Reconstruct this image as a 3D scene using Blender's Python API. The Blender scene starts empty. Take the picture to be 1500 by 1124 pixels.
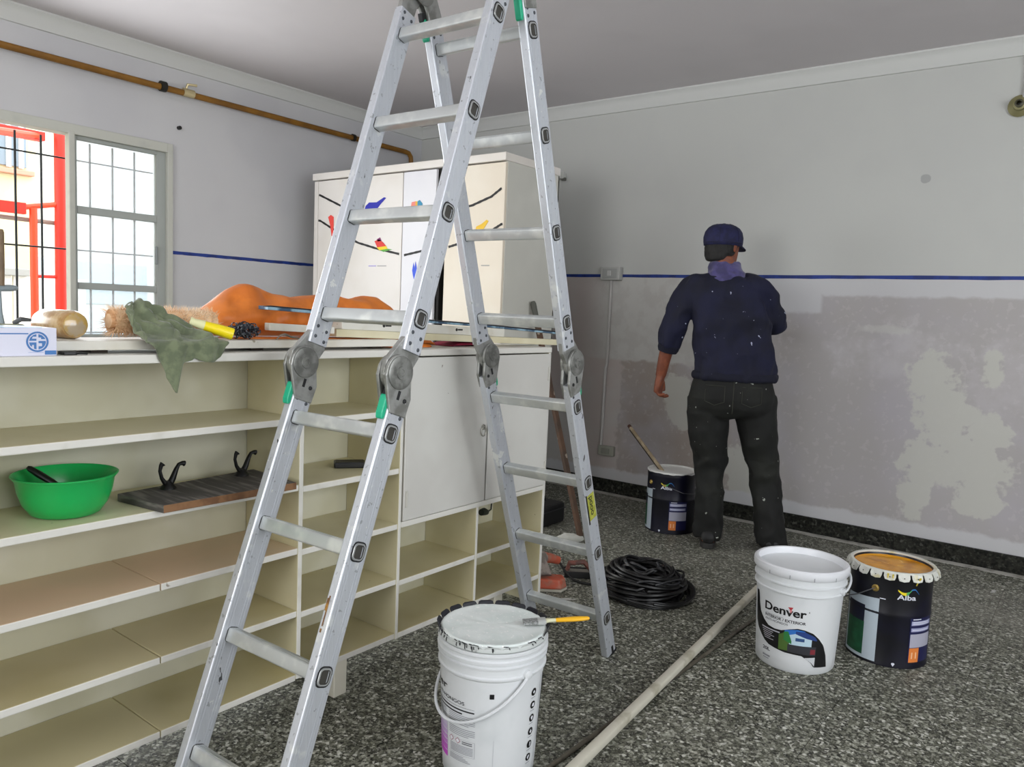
import bpy, bmesh, math, random
from mathutils import Vector, Matrix, noise
random.seed(7)
PI = math.pi
C = bpy.context.scene.collection
sc = bpy.context.scene
V = Vector

# ---------------------------------------------------------------- camera
YAW, PITCH, ROLL = math.radians(37.32), math.radians(5.258), math.radians(2.412)
fwd = V((-math.sin(YAW) * math.cos(PITCH), math.cos(YAW) * math.cos(PITCH), -math.sin(PITCH)))
r0 = V((math.cos(YAW), math.sin(YAW), 0)); u0 = r0.cross(fwd)
rr = r0 * math.cos(ROLL) + u0 * math.sin(ROLL); uu = -r0 * math.sin(ROLL) + u0 * math.cos(ROLL)
cd = bpy.data.cameras.new('camera'); cam = bpy.data.objects.new('camera', cd); C.objects.link(cam)
mw = Matrix((rr, uu, -fwd)).transposed().to_4x4(); mw.translation = V((0, 0, 1.25)); cam.matrix_world = mw
cd.sensor_width = 36; cd.lens = 1134.6 / 1500 * 36; cd.clip_start = .05; cd.clip_end = 200
sc.camera = cam

# ---------------------------------------------------------------- world, lights, exposure
w = bpy.data.worlds.new('overcast_sky'); sc.world = w; w.use_nodes = True
bg = w.node_tree.nodes['Background']; bg.inputs[0].default_value = (.93, .96, 1, 1); bg.inputs[1].default_value = 5
def area(name, loc, rot, sx, sy, power, col):
    l = bpy.data.lights.new(name, 'AREA'); l.shape = 'RECTANGLE'; l.size = sx; l.size_y = sy; l.energy = power; l.color = col
    o = bpy.data.objects.new(name, l); o.location = loc; o.rotation_euler = rot; C.objects.link(o); return o
# area lamps added to stand for daylight; right and rear openings are unseen
area('added_daylight_right', (2.13, 1.1, 1.65), (0, PI / 2, 0), 1.4, 3.4, 54, (.93, .97, 1))
area('daylight_left_window', (-4.6, .9, 1.6), (0, -PI / 2, 0), 1.1, 3.3, 68, (.95, .98, 1))
area('added_daylight_rear', (-1.6, -2.53, 1.65), (PI / 2, 0, 0), 2.6, 1.4, 58, (1, .98, .96))
sc.view_settings.view_transform = 'Standard'; sc.view_settings.look = 'None'
sc.view_settings.gamma = 1; sc.view_settings.use_curve_mapping = False; sc.view_settings.exposure = -.25

# ---------------------------------------------------------------- materials
MATS = {}
def srgb(c):
    if isinstance(c, str):
        c = [int(c[i:i + 2], 16) / 255 for i in (0, 2, 4)]
    return tuple((x / 12.92 if x <= .04045 else ((x + .055) / 1.055) ** 2.4) for x in c)
def newmat(name):
    m = bpy.data.materials.new(name); m.use_nodes = True
    nt = m.node_tree; return m, nt, nt.nodes['Principled BSDF']
def N(nt, t, **kw):
    n = nt.nodes.new(t)
    for k, v in kw.items(): setattr(n, k, v)
    return n
def mathn(nt, op, a, b=None, clamp=False):
    n = N(nt, 'ShaderNodeMath', operation=op, use_clamp=clamp)
    for i, x in enumerate((a, b)):
        if x is None: continue
        if isinstance(x, (int, float)): n.inputs[i].default_value = x
        else: nt.links.new(x, n.inputs[i])
    return n.outputs[0]
def mixc(nt, fac, a, b):
    n = N(nt, 'ShaderNodeMix', data_type='RGBA')
    for s, x in ((0, fac), (6, a), (7, b)):
        if isinstance(x, (int, float)): n.inputs[s].default_value = x
        elif isinstance(x, tuple): n.inputs[s].default_value = (*x[:3], 1)
        else: nt.links.new(x, n.inputs[s])
    return n.outputs[2]
def noisen(nt, vec, scale, detail=3, rough=.55):
    n = N(nt, 'ShaderNodeTexNoise'); n.inputs['Scale'].default_value = scale; n.inputs['Detail'].default_value = detail; n.inputs['Roughness'].default_value = rough
    if vec is not None: nt.links.new(vec, n.inputs['Vector'])
    return n.outputs['Fac']
def step(nt, x, lo, hi):
    n = N(nt, 'ShaderNodeMapRange', interpolation_type='SMOOTHSTEP'); nt.links.new(x, n.inputs[0])
    n.inputs[1].default_value = lo; n.inputs[2].default_value = hi; return n.outputs[0]
def pos(nt): return N(nt, 'ShaderNodeNewGeometry').outputs['Position']
def mapping(nt, vec, sc3):
    n = N(nt, 'ShaderNodeMapping'); n.inputs['Scale'].default_value = sc3; nt.links.new(vec, n.inputs[0]); return n.outputs[0]
def bumpn(nt, p, h, strength, dist=.002):
    b = N(nt, 'ShaderNodeBump'); b.inputs['Strength'].default_value = strength; b.inputs['Distance'].default_value = dist
    nt.links.new(h, b.inputs['Height']); nt.links.new(b.outputs[0], p.inputs['Normal'])
def M(name, col, rough=.5, metal=0, col2=None, scale=20, lo=.4, hi=.6, bump=0, stretch=None, spots=None, trans=0, sheen=0, coat=0):
    """a plain material with noise between two colours, optional grain and spatter"""
    if name in MATS: return MATS[name]
    m, nt, p = newmat(name); MATS[name] = m
    p.inputs['Roughness'].default_value = rough; p.inputs['Metallic'].default_value = metal
    p.inputs['Transmission Weight'].default_value = trans; p.inputs['Sheen Weight'].default_value = sheen
    p.inputs['Coat Weight'].default_value = coat
    c = srgb(col); vec = pos(nt)
    if stretch: vec = mapping(nt, vec, stretch)
    out = None
    if col2 is not None:
        out = mixc(nt, step(nt, noisen(nt, vec, scale), lo, hi), c, srgb(col2))
    if spots is not None:
        sc_, thr, scol = spots
        s = step(nt, noisen(nt, pos(nt), sc_, 2), thr, thr + .03)
        out = mixc(nt, s, out if out is not None else c, srgb(scol))
    if out is None: p.inputs['Base Color'].default_value = (*c, 1)
    else: nt.links.new(out, p.inputs['Base Color'])
    if bump: bumpn(nt, p, noisen(nt, vec, scale * 2.5, 4), bump)
    return m

# ---------------------------------------------------------------- mesh helpers
class MB:
    def __init__(s): s.v = []; s.f = []; s.m = []
    def add(s, v, f, mi=0):
        o = len(s.v); s.v += [V(x) for x in v]; s.f += [tuple(i + o for i in q) for q in f]; s.m += [mi] * len(f); return s
    def box(s, lo, hi, mi=0):
        x0, y0, z0 = lo; x1, y1, z1 = hi
        return s.add([(x0, y0, z0), (x1, y0, z0), (x1, y1, z0), (x0, y1, z0), (x0, y0, z1), (x1, y0, z1), (x1, y1, z1), (x0, y1, z1)],
                     [(3, 2, 1, 0), (4, 5, 6, 7), (0, 1, 5, 4), (1, 2, 6, 5), (2, 3, 7, 6), (3, 0, 4, 7)], mi)
    def loft(s, rings, caps=True, mi=0, closed=False):
        n = len(rings[0]); v = [p for r in rings for p in r]; f = []
        for i in range(len(rings) - (0 if closed else 1)):
            j = (i + 1) % len(rings)
            for k in range(n):
                l = (k + 1) % n; f.append((i * n + k, i * n + l, j * n + l, j * n + k))
        if caps and not closed:
            f.append(tuple(reversed(range(n)))); f.append(tuple((len(rings) - 1) * n + k for k in range(n)))
        return s.add(v, f, mi)
    def obox(s, c, ax, ay, az, mi=0):
        c, ax, ay, az = V(c), V(ax), V(ay), V(az)
        r = [[c - ax - ay + az * t, c + ax - ay + az * t, c + ax + ay + az * t, c - ax + ay + az * t] for t in (-1, 1)]
        return s.loft(r, mi=mi)
    def tube(s, path, r, n=10, caps=True, mi=0, flat=1, up=None):
        path = [V(p) for p in path]; rs = list(r) if isinstance(r, (list, tuple)) else [r] * len(path)
        if len(rs) != len(path):
            q = [(len(rs) - 1) * i / (len(path) - 1) for i in range(len(path))]
            rs = [rs[int(x)] + (rs[min(int(x) + 1, len(rs) - 1)] - rs[int(x)]) * (x - int(x)) for x in q]
        rings = []; ref = None
        for i, p in enumerate(path):
            t = (path[min(i + 1, len(path) - 1)] - path[max(i - 1, 0)])
            if t.length < 1e-9: t = V((0, 0, 1))
            t.normalize()
            if ref is None: ref = V(up) if up else (V((0, 0, 1)) if abs(t.z) < .9 else V((1, 0, 0)))
            b = t.cross(ref)
            if b.length < 1e-6: b = t.cross(V((1, .3, .2)))
            b.normalize(); nn = b.cross(t).normalized(); ref = nn
            rings.append([p + b * rs[i] * math.cos(a) + nn * rs[i] * flat * math.sin(a) for a in [2 * PI * k / n for k in range(n)]])
        return s.loft(rings, caps, mi)
    def lathe(s, prof, c, n=48, mi=0, axis=None, wob=None):
        c = V(c)
        if axis is None: X, Y, Z = V((1, 0, 0)), V((0, 1, 0)), V((0, 0, 1))
        else:
            Z = V(axis).normalized(); X = Z.orthogonal().normalized(); Y = Z.cross(X)
        rings = [[c + X * (r * math.cos(a)) + Y * (r * math.sin(a)) + Z * z for a in [2 * PI * k / n for k in range(n)]] for r, z in prof]
        if prof[0][0] > 0 and prof[-1][0] > 0: return s.loft(rings, False, mi, closed=True)
        return s.loft(rings, True, mi)
    def prism(s, poly, o, ex, ey, ez, mi=0):
        """polygon (2D) in plane o+ex,ey extruded by vector ez"""
        o, ex, ey, ez = V(o), V(ex), V(ey), V(ez)
        a = [o + ex * x + ey * y for x, y in poly]
        if ex.cross(ey).dot(ez) < 0: a.reverse()
        return s.loft([a, [p + ez for p in a]], mi=mi)
    def build(s, name, mat, parent=None, smooth=False, bevel=0, loc=None, seg=2, sub=0, kind=None):
        me = bpy.data.meshes.new(name)
        off = V((0, 0, 0))
        if parent is not None:
            p = parent
            while p is not None: off += V(p.location); p = p.parent
        if loc is not None: off += V(loc) if parent is None else V((0, 0, 0))
        me.from_pydata([tuple(x - off) for x in s.v], [], s.f)
        for m in (mat if isinstance(mat, (list, tuple)) else [mat]): me.materials.append(m)
        if any(s.m): me.polygons.foreach_set('material_index', s.m)
        bm = bmesh.new(); bm.from_mesh(me); bmesh.ops.recalc_face_normals(bm, faces=bm.faces); bm.to_mesh(me); bm.free()
        if smooth:
            me.polygons.foreach_set('use_smooth', [True] * len(me.polygons))
            if smooth != 2: me.set_sharp_from_angle(angle=math.radians(38))
        o = bpy.data.objects.new(name, me); C.objects.link(o)
        if parent is not None: o.parent = parent
        elif loc is not None: o.location = loc
        if bevel:
            b = o.modifiers.new('bevel', 'BEVEL'); b.width = bevel; b.segments = seg; b.limit_method = 'ANGLE'; b.angle_limit = math.radians(40)
        if sub:
            d = o.modifiers.new('sub', 'SUBSURF'); d.levels = d.render_levels = sub
        if kind: o['kind'] = kind
        return o
def tag(o, label=None, cat=None, group=None, kind=None):
    if label: o['label'] = label
    if cat: o['category'] = cat
    if group: o['group'] = group
    if kind: o['kind'] = kind
    return o
def thing(name, loc, label, cat, group=None):
    o = bpy.data.objects.new(name, None); o.empty_display_size = .05; o.location = loc; C.objects.link(o)
    return tag(o, label, cat, group)
def struct(name, mb, mat, **kw):
    return tag(mb.build(name, mat, **kw), kind='structure')
def B(lo, hi): return MB().box(lo, hi)
def circ(r, n=16, cx=0, cy=0): return [(cx + r * math.cos(2 * PI * k / n), cy + r * math.sin(2 * PI * k / n)) for k in range(n)]
def rrect(w_, h_, r, n=4):
    out = []
    for cx, cy, a0 in ((w_ / 2 - r, h_ / 2 - r, 0), (-w_ / 2 + r, h_ / 2 - r, 90), (-w_ / 2 + r, -h_ / 2 + r, 180), (w_ / 2 - r, -h_ / 2 + r, 270)):
        for k in range(n + 1):
            a = math.radians(a0 + 90 * k / n); out.append((cx + r * math.cos(a), cy + r * math.sin(a)))
    return out

# text as flat outlines: list of (verts2d, faces)
def text2d(s, size=1, bold=0.0, align='LEFT'):
    cu = bpy.data.curves.new('txt', 'FONT'); cu.body = s; cu.size = size; cu.offset = bold; cu.align_x = align; cu.resolution_u = 3
    o = bpy.data.objects.new('txt', cu); C.objects.link(o)
    dg = bpy.context.evaluated_depsgraph_get(); dg.update()
    me = bpy.data.meshes.new_from_object(o.evaluated_get(dg))
    v = [(p.co.x, p.co.y) for p in me.vertices]; f = [tuple(p.vertices) for p in me.polygons]
    bpy.data.objects.remove(o); bpy.data.curves.remove(cu); bpy.data.meshes.remove(me)
    return v, f

# ================================================================= STRUCTURE
XL, YB, ZC = -4.68, 4.76, 2.745
XR, YF = 2.2, -2.6
white_wall = M('fresh_white_paint', 'd2d1ce', .75, col2='cbcac8', scale=1.5, bump=.06)
ceil_m = M('ceiling_paint', 'd4cfd1', .8, col2='cfcacc', scale=1.2)
trim_m = M('cornice_paint', 'cdcecb', .7)

def back_wall_mat():
    m, nt, p = newmat('half_painted_wall'); p.inputs['Roughness'].default_value = .72
    P = pos(nt); sx = N(nt, 'ShaderNodeSeparateXYZ'); nt.links.new(P, sx.inputs[0]); X, Z = sx.outputs[0], sx.outputs[2]
    n1 = noisen(nt, P, 9, 5, .6); n2 = noisen(nt, P, 2.2, 3); n3 = noisen(nt, P, 28, 3)
    n4 = noisen(nt, P, 4.2, 4, .6)
    nd = mathn(nt, 'ADD', mathn(nt, 'MULTIPLY', mathn(nt, 'SUBTRACT', n1, .5), 2.4), mathn(nt, 'ADD', mathn(nt, 'MULTIPLY', mathn(nt, 'SUBTRACT', n4, .5), 3.2), mathn(nt, 'MULTIPLY', mathn(nt, 'SUBTRACT', n3, .5), .8)))
    def ell(cx, cz, rx, rz, k=1.0, soft=.25):
        a = mathn(nt, 'DIVIDE', mathn(nt, 'SUBTRACT', X, cx), rx); b = mathn(nt, 'DIVIDE', mathn(nt, 'SUBTRACT', Z, cz), rz)
        d = mathn(nt, 'SUBTRACT', 1, mathn(nt, 'ADD', mathn(nt, 'MULTIPLY', a, a), mathn(nt, 'MULTIPLY', b, b)))
        return step(nt, mathn(nt, 'ADD', d, mathn(nt, 'MULTIPLY', nd, k)), 0, soft)
    wob = mathn(nt, 'MULTIPLY', mathn(nt, 'SUBTRACT', n1, .5), .09)
    def mx(a, b): return mathn(nt, 'MAXIMUM', a, b)
    def band(axis, lo, hi, k=1.0, soft=.012):
        a = mathn(nt, 'ADD', axis, mathn(nt, 'MULTIPLY', wob, k))
        return mathn(nt, 'MULTIPLY', step(nt, a, lo - soft, lo + soft), mathn(nt, 'SUBTRACT', 1, step(nt, a, hi - soft, hi + soft)))
    up = srgb('c3c4c0'); cut = srgb('cbcbcd'); mauve = srgb('b0acab'); brown = srgb('a69c94'); putty = srgb('c6c6be'); grey = srgb('bdbab6')
    old = mixc(nt, step(nt, X, -2.2, -1.2), brown, mauve)
    old = mixc(nt, step(nt, n2, .42, .7), old, srgb('b3afb3'))
    old = mixc(nt, mathn(nt, 'MULTIPLY', step(nt, n3, .58, .64), .35), old, srgb('c3bfbf'))
    old = mixc(nt, mathn(nt, 'MULTIPLY', ell(-.95, 1.1, .55, .2, 1.0, 1.4), .5), old, srgb('c8c5c8'))
    old = mixc(nt, mathn(nt, 'MULTIPLY', ell(-.35, 1.0, .3, .3, 1.0, 1.4), .4), old, srgb('c6c2c6'))
    old = mixc(nt, mathn(nt, 'MULTIPLY', ell(-1.02, 1.24, .17, .03, .6, .8), .6), old, srgb('c9c9c4'))
    # first filler coat left of the painter
    lft = mathn(nt, 'SUBTRACT', 1, step(nt, mathn(nt, 'ADD', X, mathn(nt, 'MULTIPLY', wob, 2)), -2.69, -2.66))
    old = mixc(nt, lft, old, mixc(nt, step(nt, n2, .4, .65), srgb('bcb2ae'), grey))
    upl = mathn(nt, 'MULTIPLY', band(Z, .95, 1.6, .8), mathn(nt, 'SUBTRACT', 1, step(nt, X, -1.66, -1.62)))
    old = mixc(nt, mathn(nt, 'MULTIPLY', upl, step(nt, X, -3.05, -2.75)), old, mixc(nt, step(nt, n1, .45, .6), srgb('c6c5c1'), srgb('bfbdb9')))
    pat = None
    for a in ((-.73, 1.0, .15, .15), (-.69, .78, .13, .24), (-.59, .53, .28, .17), (-.47, .36, .15, .12), (-.76, .37, .09, .16),
              (-.46, 1.05, .06, .1), (-.45, .71, .1, .11), (-2.23, .72, .12, .17), (-1.77, .31, .13, .2), (-2.2, .6, .09, .1), (-.58, .80, .1, .06)):
        e = ell(*a, 1.0, .35); pat = e if pat is None else mx(pat, e)
    old = mixc(nt, mathn(nt, 'MULTIPLY', pat, .85), old, putty)
    cutm = mx(band(Z, 1.425, 1.6, .5), mathn(nt, 'MULTIPLY', band(Z, 1.32, 1.6, .7), mathn(nt, 'SUBTRACT', 1, step(nt, X, -1.37, -1.34))))
    cutm = mathn(nt, 'MULTIPLY', cutm, step(nt, X, -1.75, -1.7))
    cutm = mx(cutm, band(Z, -.2, .17, .8))
    old = mixc(nt, mathn(nt, 'MULTIPLY', cutm, .92), old, cut)
    # filled holes and hairline marks
    upc = mixc(nt, mathn(nt, 'MULTIPLY', step(nt, n2, .45, .7), .5), up, srgb('bebfbc'))
    upc = mixc(nt, mathn(nt, 'MULTIPLY', ell(-.86, 2.07, .03, .03, .6), .6), upc, srgb('8f8f90'))
    col = mixc(nt, step(nt, Z, 1.528, 1.532), old, upc)
    nt.links.new(col, p.inputs['Base Color'])
    bumpn(nt, p, noisen(nt, P, 30, 4), .08)
    return m
wb = back_wall_mat()

struct('wall_back', B((XL - .2, YB, 0), (XR + .2, YB + .2, ZC)), wb)
# left wall with its window opening
W0, W1, WZ0, WZ1 = .80, 2.575, .93, 2.19
lw = MB()
for lo, hi in (((XL - .2, YF - .2, 0), (XL, W0, ZC)), ((XL - .2, W1, 0), (XL, YB, ZC)), ((XL - .2, W0, 0), (XL, W1, WZ0)), ((XL - .2, W0, WZ1), (XL, W1, ZC))): lw.box(lo, hi)
struct('wall_left', lw, M('left_wall_paint', 'c9c9cb', .75, col2='c3c3c6', scale=1.3, bump=.06))
rw = MB()  # unseen right wall, its opening added to let daylight in
for lo, hi in (((XR, YF - .2, 0), (XR + .2, -.6, ZC)), ((XR, 2.8, 0), (XR + .2, YB, ZC)), ((XR, -.6, 0), (XR + .2, 2.8, .95)), ((XR, -.6, 2.35), (XR + .2, 2.8, ZC))): rw.box(lo, hi)
struct('wall_right', rw, white_wall)
fw = MB()  # unseen wall behind the camera, opened for the added daylight
for lo, hi in (((XL, YF - .2, 0), (-2.9, YF, ZC)), ((-.3, YF - .2, 0), (XR, YF, ZC)), ((-2.9, YF - .2, 0), (-.3, YF, .95)), ((-2.9, YF - .2, 2.35), (-.3, YF, ZC))): fw.box(lo, hi)
struct('wall_front', fw, white_wall)
struct('ceiling', B((XL - .2, YF - .2, ZC), (XR + .2, YB + .2, ZC + .15)), ceil_m)
# flat plaster cornice band with a fine shadow line
def cornice(name, a, b, nrm):
    a, b, nrm = V(a), V(b), V(nrm); up = V((0, 0, 1))
    prof = [(0, 2.648), (.012, 2.650), (.012, 2.705), (.02, 2.722), (.034, 2.735), (.034, ZC), (0, ZC)]
    mb = MB(); mb.loft([[q + nrm * d + up * z for d, z in prof] for q in (a, b)])
    return struct(name, mb, trim_m, smooth=True)
cornice('trim_1', (XL, YF, 0), (XL, YB, 0), (1, 0, 0)); cornice('trim_2', (XL, YB, 0), (XR, YB, 0), (0, -1, 0))

# terrazzo
def terrazzo(name, tones, dusty=True, sc1=105, rough=.5):
    m, nt, p = newmat(name); p.inputs['Roughness'].default_value = rough; p.inputs['Specular IOR Level'].default_value = .3
    P = pos(nt)
    v1 = N(nt, 'ShaderNodeTexVoronoi'); v1.inputs['Scale'].default_value = sc1; nt.links.new(P, v1.inputs['Vector'])
    v2 = N(nt, 'ShaderNodeTexVoronoi'); v2.inputs['Scale'].default_value = sc1 * 2.1; nt.links.new(P, v2.inputs['Vector'])
    def ramp(x, stops):
        r = N(nt, 'ShaderNodeValToRGB'); r.color_ramp.interpolation = 'CONSTANT'
        el = r.color_ramp.elements
        while len(el) > 1: el.remove(el[-1])
        el[0].position = 0; el[0].color = (*srgb(stops[0][1]), 1)
        for q, c in stops[1:]:
            e = el.new(q); e.color = (*srgb(c), 1)
        s = N(nt, 'ShaderNodeSeparateXYZ'); nt.links.new(x, s.inputs[0]); nt.links.new(s.outputs[0], r.inputs[0]); return r.outputs[0]
    c1 = ramp(v1.outputs['Color'], tones); c2 = ramp(v2.outputs['Color'], tones)
    c = mixc(nt, .36, c1, c2)
    edge = step(nt, v1.outputs['Distance'], .25, .75)
    c = mixc(nt, mathn(nt, 'MULTIPLY', edge, .22), c, srgb('4a4a40'))
    if dusty:
        d = step(nt, noisen(nt, P, 1.7, 5, .65), .4, .75)
        sy = N(nt, 'ShaderNodeSeparateXYZ'); nt.links.new(P, sy.inputs[0])
        far = step(nt, sy.outputs[1], 2.6, 4.4)
        c = mixc(nt, mathn(nt, 'MULTIPLY', d, mathn(nt, 'ADD', .12, mathn(nt, 'MULTIPLY', far, .32))), c, srgb('96938a'))
        sp = mathn(nt, 'MULTIPLY', step(nt, noisen(nt, P, 7, 2), .74, .76), .8)
        c = mixc(nt, sp, c, srgb('c9c9c6'))
    nt.links.new(c, p.inputs['Base Color'])
    return m
TZ = [(0, '0d0e0a'), (.2, '33342a'), (.42, '5f6053'), (.64, '868779'), (.82, 'b5b6a8'), (.94, 'e2e2d8')]
floor_m = terrazzo('grey_terrazzo', TZ, rough=.55)
sk_m = terrazzo('black_terrazzo', [(0, '0c0d0c'), (.45, '1c1d1b'), (.75, '33342f'), (.93, '5a5a54')], False, 60, .3)
floor = struct('floor', B((XL - .2, YF - .2, -.12), (XR + .2, YB + .2, -.0025)), floor_m)
tile_me = None
T = .315
for i in range(14):
    for j in range(14):
        cx = -.29 + T * (1.5 - i) + T; cy = 4.745 - T * (j + .5)
        if tile_me is None:
            h = T / 2 - .0011
            o = MB().box((-h, -h, -.02), (h, h, 0)).build('tile', floor_m); tile_me = o.data
        else:
            o = bpy.data.objects.new('tile', tile_me); C.objects.link(o)
        o.parent = floor; o.location = (cx, cy, random.uniform(-.0006, 0))
struct('baseboard_back', B((XL, YB - .014, 0), (XR, YB, .096)), sk_m, bevel=.003)
struct('baseboard_left', B((XL, YF, 0), (XL + .014, YB - .014, .096)), sk_m, bevel=.003)
struct('trim_3', B((-3.4, YB - .075, 0), (XR, YB - .014, .0015)), M('dusty_floor_edge', 'b7b5ae', .8, col2='8f8d86', scale=14, lo=.5, hi=.65))

# ---- window
frame_m = M('window_frame_paint', 'c3c4bb', .5, col2='b4b6ae', scale=6, lo=.55, hi=.75)
def window():
    fr = MB()
    x0, x1 = XL - .075, XL + .022
    for lo, hi in (((x0, W0 + .035, WZ1 - .055), (x1, W1 - .035, WZ1)), ((x0, W0 + .035, WZ0), (x1, W1 - .035, WZ0 + .05)), ((x0, W1 - .035, WZ0), (x1, W1, WZ1)), ((x0, W0, WZ0), (x1, W0 + .035, WZ1))): fr.box(lo, hi)
    root = struct('window_1', fr, frame_m, bevel=.004)
    B((XL - .03, 1.968, WZ0 + .04), (XL + .024, 2.0, WZ1 - .04)).build('mullion', frame_m, root, bevel=.004)
    B((x0 + .005, 1.3, WZ0 + .04), (XL + .028, 1.345, WZ1 - .04)).build('mullion', frame_m, root, bevel=.004)
    B((XL - .01, W0 - .02, WZ0 - .035), (XL + .12, W1 + .02, WZ0)).build('sill', M('sill_stone', 'b5b4ae', .5), root, bevel=.006)
    glass, nt, p = newmat('window_glass'); nt.nodes.remove(p)
    tr = N(nt, 'ShaderNodeBsdfTransparent'); gl = N(nt, 'ShaderNodeBsdfGlossy'); mx = N(nt, 'ShaderNodeMixShader'); fz = N(nt, 'ShaderNodeFresnel')
    tl = N(nt, 'ShaderNodeBsdfTranslucent'); tl.inputs[0].default_value = (.9, .95, 1, 1); m2 = N(nt, 'ShaderNodeMixShader'); m2.inputs[0].default_value = .22
    tr.inputs[0].default_value = (.93, .97, 1, 1); gl.inputs['Roughness'].default_value = .03
    nt.links.new(tr.outputs[0], m2.inputs[1]); nt.links.new(tl.outputs[0], m2.inputs[2]); nt.links.new(fz.outputs[0], mx.inputs[0]); nt.links.new(m2.outputs[0], mx.inputs[1]); nt.links.new(gl.outputs[0], mx.inputs[2])
    nt.links.new(mx.outputs[0], nt.nodes['Material Output'].inputs[0])
    for y0, y1 in ((2.0, 2.54), (.835, 1.3)):
        s = MB(); a, b = WZ0 + .05, WZ1 - .055
        xx0, xx1 = XL - .045, XL - .005
        for lo, hi in (((xx0, y0, a), (xx1, y0 + .022, b)), ((xx0, y1 - .055, a), (xx1, y1, b)), ((xx0, y0 + .022, b - .02), (xx1, y1 - .055, b)), ((xx0, y0 + .022, a), (xx1, y1 - .055, a + .04)),
                       ((xx0, y0 + .022, 1.706), (xx1, y1 - .055, 1.748)), ((xx0, y0 + .022, 1.278), (xx1, y1 - .055, 1.317))): s.box(lo, hi)
        sash = s.build('sash', M('sash_grey_paint', 'a8ada9', .5), root, bevel=.003)
        for z0, z1 in ((a + .04, 1.278), (1.317, 1.706), (1.748, b - .02)):
            B((XL - .027, y0 + .02, z0), (XL - .023, y1 - .053, z1)).build('pane', glass, sash)
    B((XL - .005, 2.47, 1.45), (XL + .012, 2.485, 1.56)).build('sash_handle', M('handle_grey', '8b9090', .4, .5), root, bevel=.004)
window()

# ================================================================= EXTERIOR
def exterior():
    ground = struct('ground', B((-20, -12, -.35), (XL - .2, 14, -.15)), M('yard_concrete', 'b9b5aa', .9, col2='a9a59b', scale=2))
    g = thing('security_grille', (-4.9, W0, .95), 'black metal security grille of thin bars outside the window', 'grille')
    bm = M('dark_bar_paint', '2c2f30', .5, .3)
    y = .87
    for y in (.85, .985, 1.12, 1.255, 1.39, 1.52, 1.655, 1.787, 1.92, 2.055, 2.187, 2.32, 2.454):
        MB().tube([(-4.9, y, .95), (-4.9, y, 2.14)], .0065, 8).build('bar', bm, g)
    for z in (1.02, 1.51, 2.033):
        MB().tube([(-4.907, .8, z), (-4.907, 2.575, z)], .005, 8).build('crossbar', bm, g)
    # red play frame in the yard
    red = M('red_frame_paint', 'd8260f', .45); org = M('orange_red_paint', 'e8451a', .45)
    r = thing('climbing_frame', (-7, 2.6, -.15), 'red tubular steel play frame seen through the open window bars', 'play frame')
    MB().tube([(-7, 2.885, -.15), (-7, 2.89, 2.62)], .048, 10).build('post', red, r, smooth=True)
    MB().tube([(-7, 2.68, -.15), (-7, 2.68, 1.93)], .03, 10).build('post', org, r, smooth=True)
    MB().tube([(-7, .9, -.15), (-7, .9, 2.5)], .042, 10).build('post', red, r, smooth=True)
    MB().box((-7.05, .8, 2.47), (-6.95, 2.76, 2.54)).build('top_beam', red, r, bevel=.005)
    MB().tube([(-7, 2.74, 2.51), (-6.3, 1.9, 2.36)], .025, 8).build('brace', org, r, smooth=True)
    MB().box((-7.03, .9, 1.87), (-6.97, 2.62, 1.96)).build('platform_beam', red, r, bevel=.005)
    MB().tube([(-7, 2.6, 1.925), (-7, 2.9, 1.99)], .022, 8).build('rail', org, r, smooth=True)
    MB().tube([(-7, 2.68, 1.38), (-7, 2.905, 1.385)], .014, 8).build('rung', red, r, smooth=True)
    MB().tube([(-7.05, 1.0, 1.86), (-7.05, 2.88, 1.83)], .018, 8).build('rope', M('grey_rope', '8f8378', .8), r)
    # cream house with a barred window
    h = thing('house', (-11, 3, -.15), 'cream rendered house across the yard with a barred window', 'house')
    MB().box((-14, -6, -.15), (-11, 4.25, 5.5)).build('wall', M('cream_render', 'd9cfa8', .9, col2='d3c89e', scale=3), h)
    MB().box((-11.03, 3.0, 2.80), (-10.97, 4.13, 3.5)).build('window_recess', M('dark_window', '7d8b95', .2), h)
    for k in range(8):
        MB().box((-10.97, 3.06 + k * .14, 2.78), (-10.94, 3.11 + k * .14, 3.5)).build('window_bar', M('white_bar', 'eceae4', .5), h)
    MB().box((-11.05, 2.9, 2.70), (-10.9, 4.2, 2.76)).build('window_sill', M('brick_sill', 'c9907a', .8), h, bevel=.01)
    b = thing('white_building', (-12.5, 7, -.15), 'pale white building wall beyond the play frame', 'building')
    MB().box((-15, 4.25, -.15), (-12.4, 6.9, 5.5)).build('wall', M('white_render', 'e6e5df', .9, col2='dedfdc', scale=2), b)
    MB().box((-14, 6.9, -.15), (-11.2, 12, 5.5)).build('side_wall', M('blue_white_render', 'd8e2ea', .9), b)
    MB().box((-12.42, 4.7, 1.1), (-12.36, 6.4, 1.75)).build('canopy', M('canopy_grey', 'b9c6cc', .7), b, bevel=.02)
    MB().box((-12.41, 4.9, -.15), (-12.37, 6.1, 1.0)).build('gate', M('gate_pale', 'cfdbe2', .7), b, bevel=.01)
    f = thing('yard_fence', (-9.6, 1.5, -.15), 'pale board fence low in the yard below the cream house', 'fence')
    for k in range(14):
        MB().box((-9.62, .6 + k * .26, -.15), (-9.58, .84 + k * .26, 1.42)).build('board', M('pale_board', 'dedbd2', .8), f, bevel=.004)
    MB().box((-9.72, .6, 1.42), (-9.5, 3.6, 1.5)).build('cap_rail', M('cap_grey', '9a9a94', .8), f, bevel=.01)
exterior()

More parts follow.
